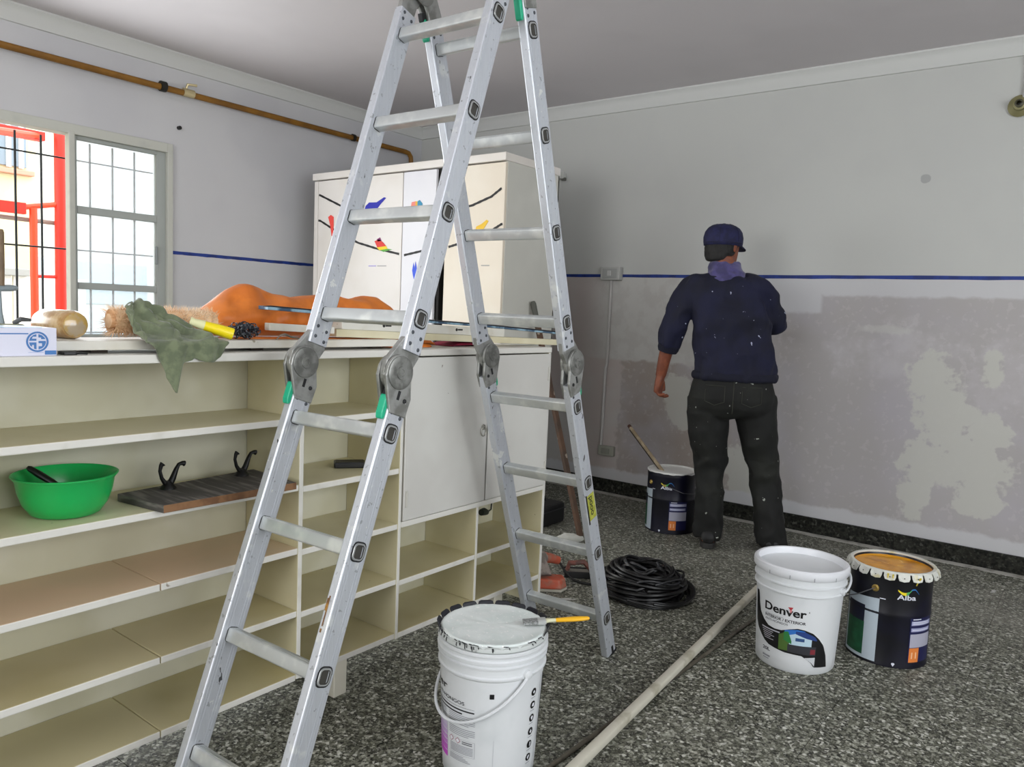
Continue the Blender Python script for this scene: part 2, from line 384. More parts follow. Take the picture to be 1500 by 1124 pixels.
# ================================================================= WALL FITTINGS
def fittings():
    tape = M('blue_masking_tape', '102a70', .6, col2='16368a', scale=12)
    def strip(name, label, a, b, nrm, z):
        mb = MB(); a, b, nrm = V(a), V(b), V(nrm); n = 60; rings = []
        for i in range(n + 1):
            q = a.lerp(b, i / n); w1 = noise.noise(V((i * .7, z, 3))) * .0018; w2 = noise.noise(V((i * 1.3, 9, z))) * .003
            rings.append([q + V((0, 0, z - .0105 + w2)), q + nrm * .0015 + V((0, 0, z - .0105 + w2)), q + nrm * .0015 + V((0, 0, z + .0105 + w1)), q + V((0, 0, z + .0105 + w1))])
        return tag(mb.loft(rings).build(name, tape), label, 'tape')
    strip('masking_tape', 'blue masking tape strip running along the back wall behind the man', (-4.6, YB, 0), (XR, YB, 0), (0, -1, 0), 1.533)
    strip('masking_tape', 'blue masking tape strip on the left wall between window and wardrobe', (XL, W1, 0), (XL, YB - .1, 0), (1, 0, 0), 1.533)
    # yellow gas pipe
    gp = thing('gas_pipe', (XL + .05, 3, 2.51), 'mustard yellow gas pipe running high along the left wall', 'pipe')
    pm = M('mustard_pipe_paint', '8c6016', .5, col2='785010', scale=5)
    x = XL + .05
    MB().tube([(x, YF + .1, 2.512), (x, 4.52, 2.505), (x, 4.56, 2.50), (x, 4.585, 2.475), (x, 4.59, 2.44), (x, 4.59, 2.1)], .019, 12).build('pipe_run', pm, gp, smooth=True)
    dk = M('dark_fitting', '26241f', .45, .4)
    MB().tube([(x, 2.475, 2.512), (x, 2.51, 2.512)], .031, 10).build('union_nut', dk, gp, smooth=True)
    MB().tube([(x, 3.965, 2.507), (x, 3.99, 2.507)], .026, 10).build('pipe_clamp', dk, gp, smooth=True)
    v = MB().tube([(x, 2.62, 2.512), (x, 2.69, 2.512)], .025, 10).build('valve', M('brass_valve', 'cbbd94', .35, .6), gp, smooth=True)
    MB().tube([(x, 2.64, 2.53), (x + .01, 2.645, 2.56), (x + .02, 2.7, 2.565)], .008, 8).build('valve_lever', M('brass_valve', 'cbbd94'), v, smooth=True)
    tag(MB().tube([(XL, 2.62, 2.3), (XL + .02, 2.62, 2.3)], .012, 10).build('wall_plug', M('plug_black', '191919', .5), smooth=True), 'small black plug hole on the left wall beside the window top', 'wall plug')
    # junction box, conduit and outlet
    pl = M('dull_white_plastic', 'b7b8b4', .45)
    jb = tag(MB().box((-2.855, YB - .05, 1.50), (-2.70, YB, 1.595)).build('junction_box', pl, bevel=.008), 'white plastic switch box on the blue tape of the back wall', 'switch box')
    MB().box((-2.835, YB - .056, 1.515), (-2.72, YB - .05, 1.58)).build('cover', M('cover_grey', 'a4a6a3', .4), jb, bevel=.003)
    MB().box((-2.795, YB - .06, 1.53), (-2.765, YB - .056, 1.565)).build('switch', M('switch_white', 'c4c5c2', .4), jb, bevel=.002)
    cm = M('conduit_painted', 'c0bebb', .6)
    cr = tag(MB().tube([(-2.785, YB - .011, 1.5), (-2.785, YB - .011, .92), (-2.795, YB - .011, .88), (-2.798, YB - .011, .33)], .011, 8).build('cable_conduit', cm, smooth=True),
             'painted cable conduit running down from the switch box', 'conduit')
    ob = tag(MB().box((-2.81, YB - .035, .265), (-2.685, YB, .335)).build('floor_outlet', M('outlet_greenish', '9b9c90', .5), bevel=.006), 'grey outlet box low on the back wall above the skirting', 'outlet')
    MB().box((-2.78, YB - .039, .28), (-2.715, YB - .035, .32)).build('socket_face', M('outlet_face', '8b8c82', .5), ob, bevel=.002)
    s = tag(MB().box((-3.29, YB - .045, 2.225), (-3.21, YB, 2.275)).build('cable_box', M('cable_box_white', 'bdbeb9', .5), bevel=.008), 'small cable box high on the back wall beside the wardrobe', 'cable box')
    MB().tube([(-3.23, YB - .03, 2.222), (-3.2, YB - .03, 2.222)], .012, 8).build('gland', M('gland_dark', '6b6b65', .6), s, smooth=True)
    # lamp holder at the right edge
    lh = thing('wall_lamp_holder', (-.46, YB, 2.4), 'old brass lamp holder on a cable at the top right of the back wall', 'lamp holder')
    MB().lathe([(.02, 0), (.05, .002), (.055, .012), (.03, .03), (.028, .05), (.014, .055)], (-.455, YB, 2.40), 20, axis=(0, -1, 0)).build('rose', M('aged_brass', '8f8a63', .45, .4), lh, smooth=True)
    MB().lathe([(.018, .05), (.02, .075), (.012, .08)], (-.455, YB, 2.40), 16, axis=(0, -1, 0)).build('socket', M('lamp_socket_dark', '4b4938', .5), lh, smooth=True)
    MB().tube([(-.44, YB - .012, 2.43), (-.435, YB - .012, 2.56), (-.43, YB - .012, 2.66)], .012, 8).build('cable', M('cable_painted', 'b1b1ae', .6), lh, smooth=True)
    MB().tube([(-.425, YB - .02, 2.6), (-.425, YB - .02, 2.655)], .02, 8).build('cable_clip', M('clip_dark', '77776f', .6), lh, smooth=True)
fittings()

# ================================================================= SHELF UNIT
UX0, UX1 = -1.85, -2.115           # front, back
edge_w = M('shelf_edge_white', 'dcdad2', .5, col2='cfccc2', scale=10, lo=.55, hi=.75, spots=(26, .73, '9a9184'))
cream = M('shelf_cream', 'd4cdac', .5, col2='c6bd96', scale=3, lo=.4, hi=.75, spots=(30, .76, '8f8468'))
cream_shaded = M('shelf_cream_shaded', 'c6bd96', .45, col2='b5aa7c', scale=2.5, lo=.4, hi=.75, spots=(30, .755, '857a5c'))  # darker cream puts the dimness of the lower shelves into the colour
peach = M('shelf_peach', 'd3b899', .5, col2='c9b595', scale=3, lo=.4, hi=.7)
door_m = M('door_white', 'd4d3cd', .5, col2='cccac4', scale=2.5, spots=(34, .77, '8f8b80'))
def shelf_unit():
    u = thing('shelf_unit', (-1.98, 1.4, 0), 'long low white wooden shelving unit with cubbies and two cupboard doors', 'shelving unit')
    mats2 = [cream, edge_w]
    def board(name, lo, hi, mat=cream):
        o = MB().box(lo, hi).build(name, [mat, edge_w], u, bevel=.0025)
        o.data.polygons[3].material_index = 1   # +x face is the painted edge
        for p in o.data.polygons:
            if p.normal.x > .9: p.material_index = 1
        return o
    yl = .13
    board('top_board', (UX1 - .02, yl - .02, 1.088), (UX0 + .004, 2.69, 1.110), edge_w)
    zs = (.897, .698, .506, .313, .114)
    th = .0195
    # left bay
    for k, z in enumerate(zs):
        m = peach if k == 2 else (cream if k < 3 else cream_shaded)
        if k < 2: board('shelf', (UX1, yl, z), (UX0, 1.412, z + th), m)
        else:
            for a, b in ((.13, .559), (.561, .990), (.992, 1.412)): board('shelf', (UX1, a, z), (UX0, b, z + th), m)
    # middle bay
    for k, z in enumerate(zs):
        board('shelf', (UX1, 1.428, z - .007 if k < 4 else z), (UX0 - .001, 1.822, z + th - .007 if k < 4 else z + th), cream if k < 3 else cream_shaded)
    # under the cupboard
    board('shelf', (UX1, 1.836, .502), (UX0 + .002, 2.672, .522), edge_w)
    for a, b in ((1.836, 2.237), (2.251, 2.672)):
        board('shelf', (UX1, a, .2985), (UX0, b, .318), cream_shaded)
    board('shelf', (UX1, 1.836, .112), (UX0, 2.672, .132), cream_shaded)
    # dividers
    board('end_panel', (UX1, yl - .02, .0), (UX0, yl - .001, 1.088))
    board('divider', (UX1, 1.412, .118), (UX0 + .001, 1.428, 1.088))
    board('divider', (UX1, 1.822, .112), (UX0 + .001, 1.836, 1.088))
    board('divider', (UX1, 2.237, .132), (UX0, 2.251, .502))
    board('end_panel', (UX1, 2.672, .0), (UX0 + .001, 2.69, 1.088))
    # backs
    for a, b in ((yl, .6205), (.6215, 1.42), (1.42, 1.829), (1.829, 2.68)):
        MB().box((UX1 - .008, a, .118), (UX1 - .001, b, 1.087)).build('back_panel', M('back_panel_grey', 'cbc8b4', .6, col2='bfbba2', scale=3), u)
    # doors
    for a, b, hs in ((1.842, 2.276, 1), (2.284, 2.684, -1)):
        d = MB().box((UX0 - .018, a, .524), (UX0 + .004, b, 1.083)).build('door', door_m, u, bevel=.0025)
        hy = a + .012 if hs > 0 else b - .012
        for z in (.6, 1.0):
            MB().tube([(UX0 + .006, hy, z - .028), (UX0 + .006, hy, z + .028)], .0045, 8).build('hinge', M('hinge_painted', 'c3c1b8', .5), d, smooth=True)
        if hs > 0:
            rg = MB(); c = V((UX0 + .0075, 2.252, .80))
            rg.lathe([(.007, 0), (.011, .002), (.011, .006), (.007, .006)], (UX0 + .003, 2.252, .812), 16, axis=(1, 0, 0))
            rg.tube([c + V((0, .015 * math.sin(t), -.004 + .018 * math.cos(t))) for t in [2 * PI * k / 20 for k in range(21)]], .0025, 6)
            rg.build('ring_pull', M('ring_metal', 'a9a79d', .4, .5), d, smooth=True)
    # legs
    for y in (.25, 1.588, 2.40):
        for x in (UX0 - .028, UX1 + .028):
            MB().box((x - .026, y - .026, 0), (x + .026, y + .026, .117)).build('leg', M('leg_cream', 'd6d2c2', .5, col2='c3b894', scale=18, lo=.55, hi=.7), u, bevel=.003)
shelf_unit()

# ================================================================= WARDROBE
def wardrobe():
    x0, x1, y0, y1, zt = -4.405, -2.735, 3.45, 3.98, 2.135
    w_ = thing('wardrobe', (-3.57, 3.7, 0), 'tall white wardrobe painted with coloured birds on branches, one door gap open', 'wardrobe')
    wm = M('wardrobe_white', 'e9e4de', .5, col2='e3ddd5', scale=2); sm = M('wardrobe_side', 'd3d2c9', .5, col2='cccbc2', scale=2)
    MB().box((x0, y0 + .02, .06), (x0 + .02, y1, zt - .045)).build('side_panel', sm, w_, bevel=.002)
    MB().box((x1 - .02, y0 + .02, .06), (x1, y1, zt - .045)).build('side_panel', sm, w_, bevel=.002)
    MB().box((x0, y1 - .012, .06), (x1, y1, zt - .045)).build('back_panel', sm, w_)
    MB().box((x0 - .008, y0 - .012, zt - .045), (x1 + .004, y1 + .005, zt)).build('top_board', wm, w_, bevel=.004)
    MB().box((x0, y0 + .03, 0), (x1, y1, .06)).build('plinth', sm, w_)
    MB().box((-3.255, y0 + .022, .06), (-3.235, y1, zt - .045)).build('partition', M('wardrobe_gap_shade', '1c1a18', .8), w_)  # near-black colour paints the shade of the open interior
    MB().box((-3.234, y0 + .1, .06), (-3.1, y0 + .106, zt - .05)).build('gap_shade_sheet', M('wardrobe_gap_shade', '1c1a18', .8), w_)  # dark sheet added behind the door gap to paint its shade
    def door(a, b, mat):
        d = MB().box((a, y0, .07), (b, y0 + .02, zt - .052)).build('door', mat, w_, bevel=.003); return d
    dw = M('door_cool_white', 'e7e6ea', .45, col2='e2e1e6', scale=2); dc = M('door_warm_white', 'ebe2d2', .5, col2='e6dbc9', scale=2)
    d0 = door(x0 + .001, x0 + .04, wm); d1 = door(x0 + .044, -3.545, wm); d2 = door(-3.538, -3.262, dw); d3 = door(-3.178, x1 - .002, dc)
    S = 3.45 / 4.115    # features were surveyed on a parallel plane, scaled to this one
    def f(px, py): return px * S, 1.25 + (py - 1.25) * S
    yf = y0 - .0015
    def flat(name, poly, mat, parent, lift=0):
        mb = MB(); mb.prism(poly, (0, yf - lift, 0), (1, 0, 0), (0, 0, 1), (0, .0012, 0)); return mb.build(name, mat, parent)
    blk = M('branch_black', '1d1c1b', .6)
    def branch(pts, par, r=.009):
        n = 24; P = []
        for i in range(len(pts) - 1):
            for k in range(8):
                t = k / 8; p0 = pts[max(i - 1, 0)]; p1 = pts[i]; p2 = pts[i + 1]; p3 = pts[min(i + 2, len(pts) - 1)]
                P.append(tuple(.5 * ((2 * p1[j]) + (-p0[j] + p2[j]) * t + (2 * p0[j] - 5 * p1[j] + 4 * p2[j] - p3[j]) * t * t + (-p0[j] + 3 * p1[j] - 3 * p2[j] + p3[j]) * t ** 3) for j in (0, 1)))
        P.append(pts[-1])
        top, bot = [], []
        for i, q in enumerate(P):
            a = V(P[min(i + 1, len(P) - 1)]) - V(P[max(i - 1, 0)]); a.normalize(); nn = V((-a.y, a.x)) * r * (.92 + .08 * math.sin(i * .4))
            top.append(V(q) + nn); bot.append(V(q) - nn)
        mb = MB(); vv = [(p.x, yf, p.y) for p in top + bot]; k = len(top)
        mb.add(vv, [(i, i + 1, k + i + 1, k + i) for i in range(k - 1)]); return mb.build('branch', blk, par)
    return w_, branch, flat, d1, d2, d3, yf
WARD = wardrobe()

# ================================================================= LADDER
LP = dict(ax=-1.65962, ay=.97978, az=.157216, phi=.024938, aF=.34085, aR=.33963, d=.28096, g=.28734, sep=1.41126, bF=-.02779, bR=-.03944)
alu = None
def alu_mat():
    m, nt, p = newmat('scuffed_aluminium'); P = pos(nt)
    st = mapping(nt, P, (90, 90, 2)); g = noisen(nt, st, 3, 4)
    n1 = noisen(nt, P, 16, 4); n2 = noisen(nt, P, 60, 2)
    c = mixc(nt, g, srgb('c3c7ce'), srgb('d8dce2'))
    c = mixc(nt, mathn(nt, 'MULTIPLY', step(nt, n1, .6, .72), .7), c, srgb('e9eceb'))
    c = mixc(nt, mathn(nt, 'MULTIPLY', step(nt, n2, .66, .70), .55), c, srgb('7f8286'))
    c = mixc(nt, mathn(nt, 'MULTIPLY', step(nt, noisen(nt, P, 9, 5, .7), .655, .67), .85), c, srgb('eef0ee'))
    c = mixc(nt, mathn(nt, 'MULTIPLY', step(nt, noisen(nt, mapping(nt, P, (1.3, 1.3, .5)), 34, 2), .735, .75), .9), c, srgb('2b2c2c'))
    nt.links.new(c, p.inputs['Base Color'])
    p.inputs['Metallic'].default_value = .55; p.inputs['Roughness'].default_value = .42
    bumpn(nt, p, g, .12, .001); return m
def ladder():
    al = alu_mat()
    rung_m = M('rung_aluminium', 'c9cdcd', .38, .6, col2='e4e7e4', scale=14, lo=.45, hi=.7, bump=.1)
    dark = M('black_collar', '17181a', .5); hole = M('rung_hollow', '3a3833', .7)
    cast = M('cast_hinge_steel', 'a5a6a3', .42, .6, col2='83847f', scale=22, lo=.4, hi=.65, bump=.1, spots=(40, .74, 'c9cac8'))
    casd = M('hinge_face', '8f908c', .45, .6, col2='747571', scale=30)
    green = M('green_release_plastic', '1fae84', .4)
    e = V((math.cos(LP['phi']), math.sin(LP['phi']), 0)); n = V((-math.sin(LP['phi']), math.cos(LP['phi']), 0)); Z = V((0, 0, 1))
    d, g = LP['d'], LP['g']
    root = thing('folding_ladder', (-1.5, 1.7, 0), 'paint-splashed aluminium folding ladder standing as an A-frame over the floor', 'ladder')
    SW, SD = .027, .062
    def frame(rear):
        a = LP['aR'] if rear else LP['aF']; s = -1 if rear else 1; b = LP['bR'] if rear else LP['bF']
        base = V((LP['ax'], LP['ay'], LP['az'])) + (n * LP['sep'] if rear else V((0, 0, 0)))
        D = lambda t: n * (s * math.sin(t)) + Z * math.cos(t)
        O = lambda t: n * (-s * math.cos(t)) + Z * math.sin(t)
        mid = base + D(a) * (3 * d + g / 2)
        lower = lambda u, v=0, x=0: base + D(a) * u + O(a) * v + e * x
        upper = lambda u, v=0, x=0: mid + D(a + b) * (u - 3 * d - g / 2) + O(a + b) * v + e * x
        return lower, upper, (D(a), O(a)), (D(a + b), O(a + b))
    uend = 6 * d + g
    def hinge(c, D1, O1, D2, O2, x, nm='hinge', R=.044, off=.026, lever_dir=-1):
        """c: centre on the stile axis; lower plates along -D1, upper tongue along D2"""
        mb = MB(); ctr = c + O1 * off
        def plate(D, O, sgn, x0, x1, c0, mi=0):
            pts = []
            # outline: disc plus a tapering strap towards the stile
            for k in range(19):
                t = -PI / 2 * 1.15 + (PI * 1.15) * k / 18
                pts.append((R * math.sin(t), sgn * -R * math.cos(t)))   # (v, u) half circle on the far side
            strap = [(.026 - off, sgn * .098), (-.030 - off, sgn * .098), (-.033 - off, sgn * .05)]
            if sgn > 0: outl = pts + [(R * .98, sgn * .02)] + strap
            else: outl = pts + [(R * .98, sgn * .02)] + strap
            mb.prism(outl, c0 + e * (x + x0), O, D, e * (x1 - x0), mi)
        plate(D1, O1, -1, .0085, .0175, ctr); plate(D1, O1, -1, -.0175, -.0085, ctr)
        plate(D2, O2, 1, -.0075, .0075, ctr)
        o = mb.build(nm, cast, root, bevel=.002)
        for s in (1, -1):
            fm = MB(); fm.lathe([(.0, .0), (R * .92, .0), (R * .92, .003), (R * .8, .005), (R * .55, .0035), (.016, .0035), (.015, .006), (.009, .006), (.008, .0045), (0, .0045)], ctr + e * (x + s * .0172), 28, axis=e * s)
            fm.build('hinge_disc', casd, o, smooth=True)
            rv = MB(); rv.lathe([(0, 0), (.006, 0), (.005, .003), (0, .004)], ctr - D1 * .06 - O1 * (off + .012) + e * (x + s * .017), 10, axis=e * s)
            rv.build('hinge_pin', dark, o)
            rv = MB(); rv.obox(ctr - D1 * .052 - O1 * (off - .012) + e * (x + s * .0175), O1 * .004, D1 * .011, e * .001)
            rv.build('hinge_slot', dark, o)
        return o
    def lever(p, D, O, x, parent):
        mb = MB(); prof = [(.0, .0), (.0, .052), (.008, .058), (.013, .05), (.013, .008), (.009, -.004), (.004, -.006)]
        mb.prism(prof, p - e * .0105 + e * x, O, D, e * .021)
        mb.build('release_lever', green, parent, bevel=.003)
        m2 = MB(); m2.obox(p + e * x + D * .062 + O * .003, e * .008, O * .008, D * .012); m2.build('lever_spring', dark, parent, bevel=.002)
    def rivets(P, parent, us, x, sgn):
        mb = MB()
        for u in us:
            for v in (-.016, .016):
                for s in (1, -1):
                    mb.lathe([(0, 0), (.0052, 0), (.0045, .002), (0, .0026)], P(u + v * .25, v, x + s * SW / 2), 8, axis=e * s)
        mb.build('rivets', M('rivet_steel', '5c6066', .4, .7), parent, kind='stuff')
    HC = {}
    for rear in (0, 1):
        lower, upper, (D1, O1), (D2, O2) = frame(rear)
        for side, x in ((0, -SW / 2), (1, .344 - SW / 2)):
            for P, D, O, ua, ub, end in ((lower, D1, O1, -.160, 3 * d + .085, 0), (upper, D2, O2, 3 * d + g - .085, uend + .075, 1)):
                mb = MB(); pr = rrect(SW, SD, .0035, 2)
                rings = [[P(u, v, x + q) for q, v in pr] for u in (ua, ub)]
                mb.loft(rings)
                # raised extrusion ribs on the broad faces
                for s in (1, -1):
                    for v in (-.02, -.012, .012, .02):
                        mb.obox(P((ua + ub) / 2, v, x + s * SW / 2), O * .0012, e * .0006, D * ((ub - ua) / 2 - .001))
                st = mb.build('stile', al, root)
                ends = (3 * d + .07, 3 * d + .045) if end == 0 else (3 * d + g - .07, 3 * d + g - .042)
                rivets(P, st, ends, x, 1)
                if end: rivets(P, st, (uend + .06, uend + .04), x, 1)
            ft = MB(); pr = rrect(SW + .006, SD + .006, .004, 2)
            ft.loft([[lower(u, v, x + q) for q, v in pr] for u in (-.167, -.125)])
            ft.build('rubber_foot', M('foot_rubber', '3c3d3f' if not rear else '8d8f92', .6), root) if not rear else None
            if rear:
                ft = MB(); ft.obox(lower(-.15, .008, x + SW / 2), D1 * .018, O1 * .006, e * .0012)
                ft.obox(lower(-.1635, 0, x), D1 * .004, O1 * .033, e * .0155)
                ft.build('worn_foot', dark, root)
            cmid = lower(3 * d + g / 2, 0, 0)
            h = hinge(cmid, D1, O1, D2, O2, x)
            lever(lower(3 * d + .032, SD / 2, 0), D1, O1, x, h)
        for k in range(8):
            P, D, O = (lower, D1, O1) if k < 4 else (upper, D2, O2)
            u = k * d if k < 4 else (k - 1) * d + g
            mb = MB(); pr = rrect(.034, .030, .005, 3); rings = []
            nseg = 14
            for i in range(nseg + 1):
                t = i / nseg; xx = -.001 + .319 * t
                bulge = 1 + (.03 * noise.noise(V((i * .9, k * 3.1 + rear * 40, 1))))
                rings.append([P(u + a * bulge, b * bulge, xx) for a, b in pr])
            mb.loft(rings)
            # grip ribs along the tread
            for q in (-.006, 0, .006):
                mb.obox(P(u + .0172, q, .1585), O * .0013, D * .0008, e * .155)
            rg = mb.build('rung', rung_m, root, smooth=True)
            for s, xx in ((1, .344), (-1, -SW)):
                shp = [((.047, .043, .014), 0, 1), ((.047, .043, .014), .0015, 1), ((.041, .037, .012), .0018, 1), ((.041, .037, .012), .0005, 0), ((.039, .035, .011), .0036, 0), ((.032, .028, .008), .0036, 0), ((.031, .027, .008), .0002, 2)]
                rs = [[P(u + a, b, xx + s * dx) for a, b in rrect(*wh, 4)] for wh, dx, mi in shp]
                cb = MB(); cb.loft(rs, True); nn = len(rs[0])
                cb.m = [shp[i // nn + 1][2] for i in range(nn * (len(rs) - 1))] + [2, 2]
                cb.build('rung_end', [M('rung_end_metal', 'b4b6b6', .4, .6), dark, hole], rg)
            for s, xx in ((1, 0), (-1, .317)):
                o_ = rrect(.0375, .0335, .009, 4)
                MB().loft([[P(u + a, b, xx) for a, b in o_], [P(u + a, b, xx + s * .0012) for a, b in o_]], True).build('rung_collar', dark, rg)
        HC[rear] = upper(uend + .075, 0, 0), D2, O2, upper
    # top hinges between the two halves
    for side, x in ((0, -SW / 2), (1, .344 - SW / 2)):
        pf, Df, Of, uf = HC[0]; pr_, Dr, Or, ur = HC[1]
        c = (pf + pr_) / 2 + Z * .075
        mb = MB()
        for q, (p0, D0, O0), (xa, xb) in ((0, (pf, Df, Of), (-.0075, .0075)), (1, (pr_, Dr, Or), (.0085, .0175)), (2, (pr_, Dr, Or), (-.0175, -.0085))):
            toC = c - p0
            pts = [p0 - D0 * .02 + O0 * .028, p0 + O0 * .03 + D0 * .02] + [c + (O0 * math.cos(t) + Z * math.sin(t)) * .05 for t in [PI * k / 12 for k in range(0, 10)]] + [p0 - O0 * .029 + D0 * .03, p0 - O0 * .028 - D0 * .02]
            a = [v + e * (x + xa) for v in pts]; mb.loft([a, [v + e * (xb - xa) for v in a]])
        h = mb.build('hinge', cast, root, bevel=.002)
        for s in (1, -1):
            MB().lathe([(0, 0), (.042, 0), (.042, .003), (.036, .005), (.022, .0035), (.016, .0035), (.015, .006), (.009, .006), (0, .0045)], c + e * (x + s * .0172), 26, axis=e * s).build('hinge_disc', casd, h, smooth=True)
        lever(ur(uend + .03, -SD / 2 - .013, 0), Dr, Or, x, h)
    lo0, up0, (D0, O0), _ = frame(0); ms = MB()
    for ua, ub, xa, wd in ((1.38 * d, 1.62 * d, .339, .0016), (1.50 * d, 1.60 * d, .335, .002), (1.33 * d, 1.36 * d, .338, .0022)):
        ms.obox(lo0((ua + ub) / 2, SD / 2 + .0005, xa - SW / 2 + .002), D0 * ((ub - ua) / 2), e * wd, O0 * .0006)
    ms.build('rust_streak', M('rust_streak_brown', 'a97a2c', .6, col2='6d4a22', scale=60), root, kind='stuff')
    # yellow sticker on the rear right stile
    lower, upper, (D1, O1), _ = frame(1)
    xo = .344 + .0012
    def flatp(lo, hi, v0, v1, mat, nm, lift=0):
        mb = MB(); mb.loft([[lower(lo, v0, xo - .001), lower(hi, v0, xo - .001), lower(hi, v1, xo - .001), lower(lo, v1, xo - .001)], [lower(lo, v0, xo + lift), lower(hi, v0, xo + lift), lower(hi, v1, xo + lift), lower(lo, v1, xo + lift)]])
        return mb.build(nm, mat, root)
    st = flatp(1.50 * d, 1.84 * d, -.02, .024, M('sticker_yellow', 'b3b54a', .5, col2='9a9d35', scale=60), 'warning_sticker')
    st2 = flatp(1.46 * d, 1.86 * d, -.027, -.02, M('sticker_black', '14140f', .5), 'sticker_edge', .0002)
    v, f = text2d('pooo', .04, .0006); vv = []
    mb = MB(); mb.add([lower(1.82 * d - a * .86, -.008 + b * .9, xo + .0004) for a, b in v], f)
    mb.build('sticker_lettering', M('sticker_black', '14140f'), st)
ladder()

# ================================================================= BIRD PAINTING ON THE WARDROBE DOORS
def bird_painting():
    w_, branch, flat, d1, d2, d3, yf = WARD
    upper = [(-4.387, 2.002), (-4.336, 1.987), (-4.107, 1.901), (-3.819, 1.844), (-3.526, 1.814), (-3.249, 1.819), (-2.972, 1.854), (-2.832, 1.896), (-2.745, 1.947)]
    lower = [(-4.382, 1.826), (-4.33, 1.815), (-4.164, 1.741), (-3.943, 1.66), (-3.772, 1.621), (-3.517, 1.575), (-3.37, 1.598), (-3.146, 1.619), (-3.061, 1.638), (-2.921, 1.67), (-2.822, 1.706), (-2.754, 1.738), (-2.741, 1.741)]
    def cut(pts, a, b):
        out = []
        for (x0, z0), (x1, z1) in zip(pts, pts[1:]):
            for k in range(6):
                t = k / 6; x = x0 + (x1 - x0) * t
                if a <= x <= b: out.append((x, z0 + (z1 - z0) * t))
        return out
    for pts in (upper, lower):
        for d, a, b in ((d1, -4.36, -3.546), (d2, -3.537, -3.263), (d3, -3.177, -2.738)): branch(cut(pts, a, b), d, .0075)
    c = lambda n_, h: M('bird_' + n_, h, .55)
    flat('red_bird', [(-4.252, 1.839), (-4.224, 1.852), (-4.195, 1.837), (-4.194, 1.783), (-4.198, 1.71), (-4.213, 1.711), (-4.229, 1.784)], c('red', 'ee4a40'), d1, .0008)
    flat('blue_bird', [(-3.90, 1.85), (-3.879, 1.895), (-3.848, 1.915), (-3.777, 1.913), (-3.709, 1.941), (-3.69, 1.936), (-3.739, 1.9), (-3.782, 1.862), (-3.84, 1.845)], c('blue', '1a1fa8'), d1, .0008)
    for nm, poly, h in (('bird_head', [(-3.768, 1.678), (-3.737, 1.69), (-3.723, 1.668), (-3.755, 1.664)], '8a2a6e'), ('bird_body', [(-3.787, 1.667), (-3.743, 1.679), (-3.704, 1.655), (-3.678, 1.634), (-3.76, 1.627)], 'e0352e'),
                        ('bird_belly', [(-3.766, 1.627), (-3.678, 1.634), (-3.665, 1.617), (-3.74, 1.609)], 'f2d71c'), ('bird_tail', [(-3.734, 1.609), (-3.665, 1.617), (-3.622, 1.613), (-3.702, 1.598)], '58a83a')):
        flat(nm, poly, M('rainbow_' + nm, h, .55), d1, .0009)
    for nm, poly, h in (('bird_wing', [(-3.469, 1.86), (-3.462, 1.897), (-3.43, 1.901), (-3.428, 1.855)], 'ef8a7a'), ('bird_chest', [(-3.428, 1.855), (-3.43, 1.901), (-3.412, 1.9), (-3.411, 1.85)], 'e6b43c'), ('bird_back', [(-3.411, 1.85), (-3.412, 1.9), (-3.395, 1.907), (-3.371, 1.886), (-3.37, 1.855)], '2f8fb5')):
        flat(nm, poly, M('parrot_' + nm, h, .55), d2, .0009)
    flat('hanging_bird', [(-3.441, 1.482), (-3.431, 1.528), (-3.421, 1.491), (-3.414, 1.537), (-3.4, 1.487), (-3.411, 1.453), (-3.421, 1.42), (-3.434, 1.453)], c('bright_blue', '2f55dd'), d2, .0008)
    flat('yellow_bird', [(-2.948, 1.685), (-2.935, 1.732), (-2.895, 1.746), (-2.86, 1.768), (-2.845, 1.76), (-2.873, 1.726), (-2.902, 1.685)], c('yellow', 'efc22a'), d3, .0008)
    for a, b, d, h in ((-3.839, -3.768, d1, 'b3a6d8'), (-3.756, -3.673, d1, 'b5b1b0'), (-2.888, -2.827, d3, 'b0aca6')):
        flat('faded_mark', [(a, 1.506), (b, 1.506), (b, 1.513), (a, 1.513)], M('mark_' + h, h, .6), d, .0004)
bird_painting()

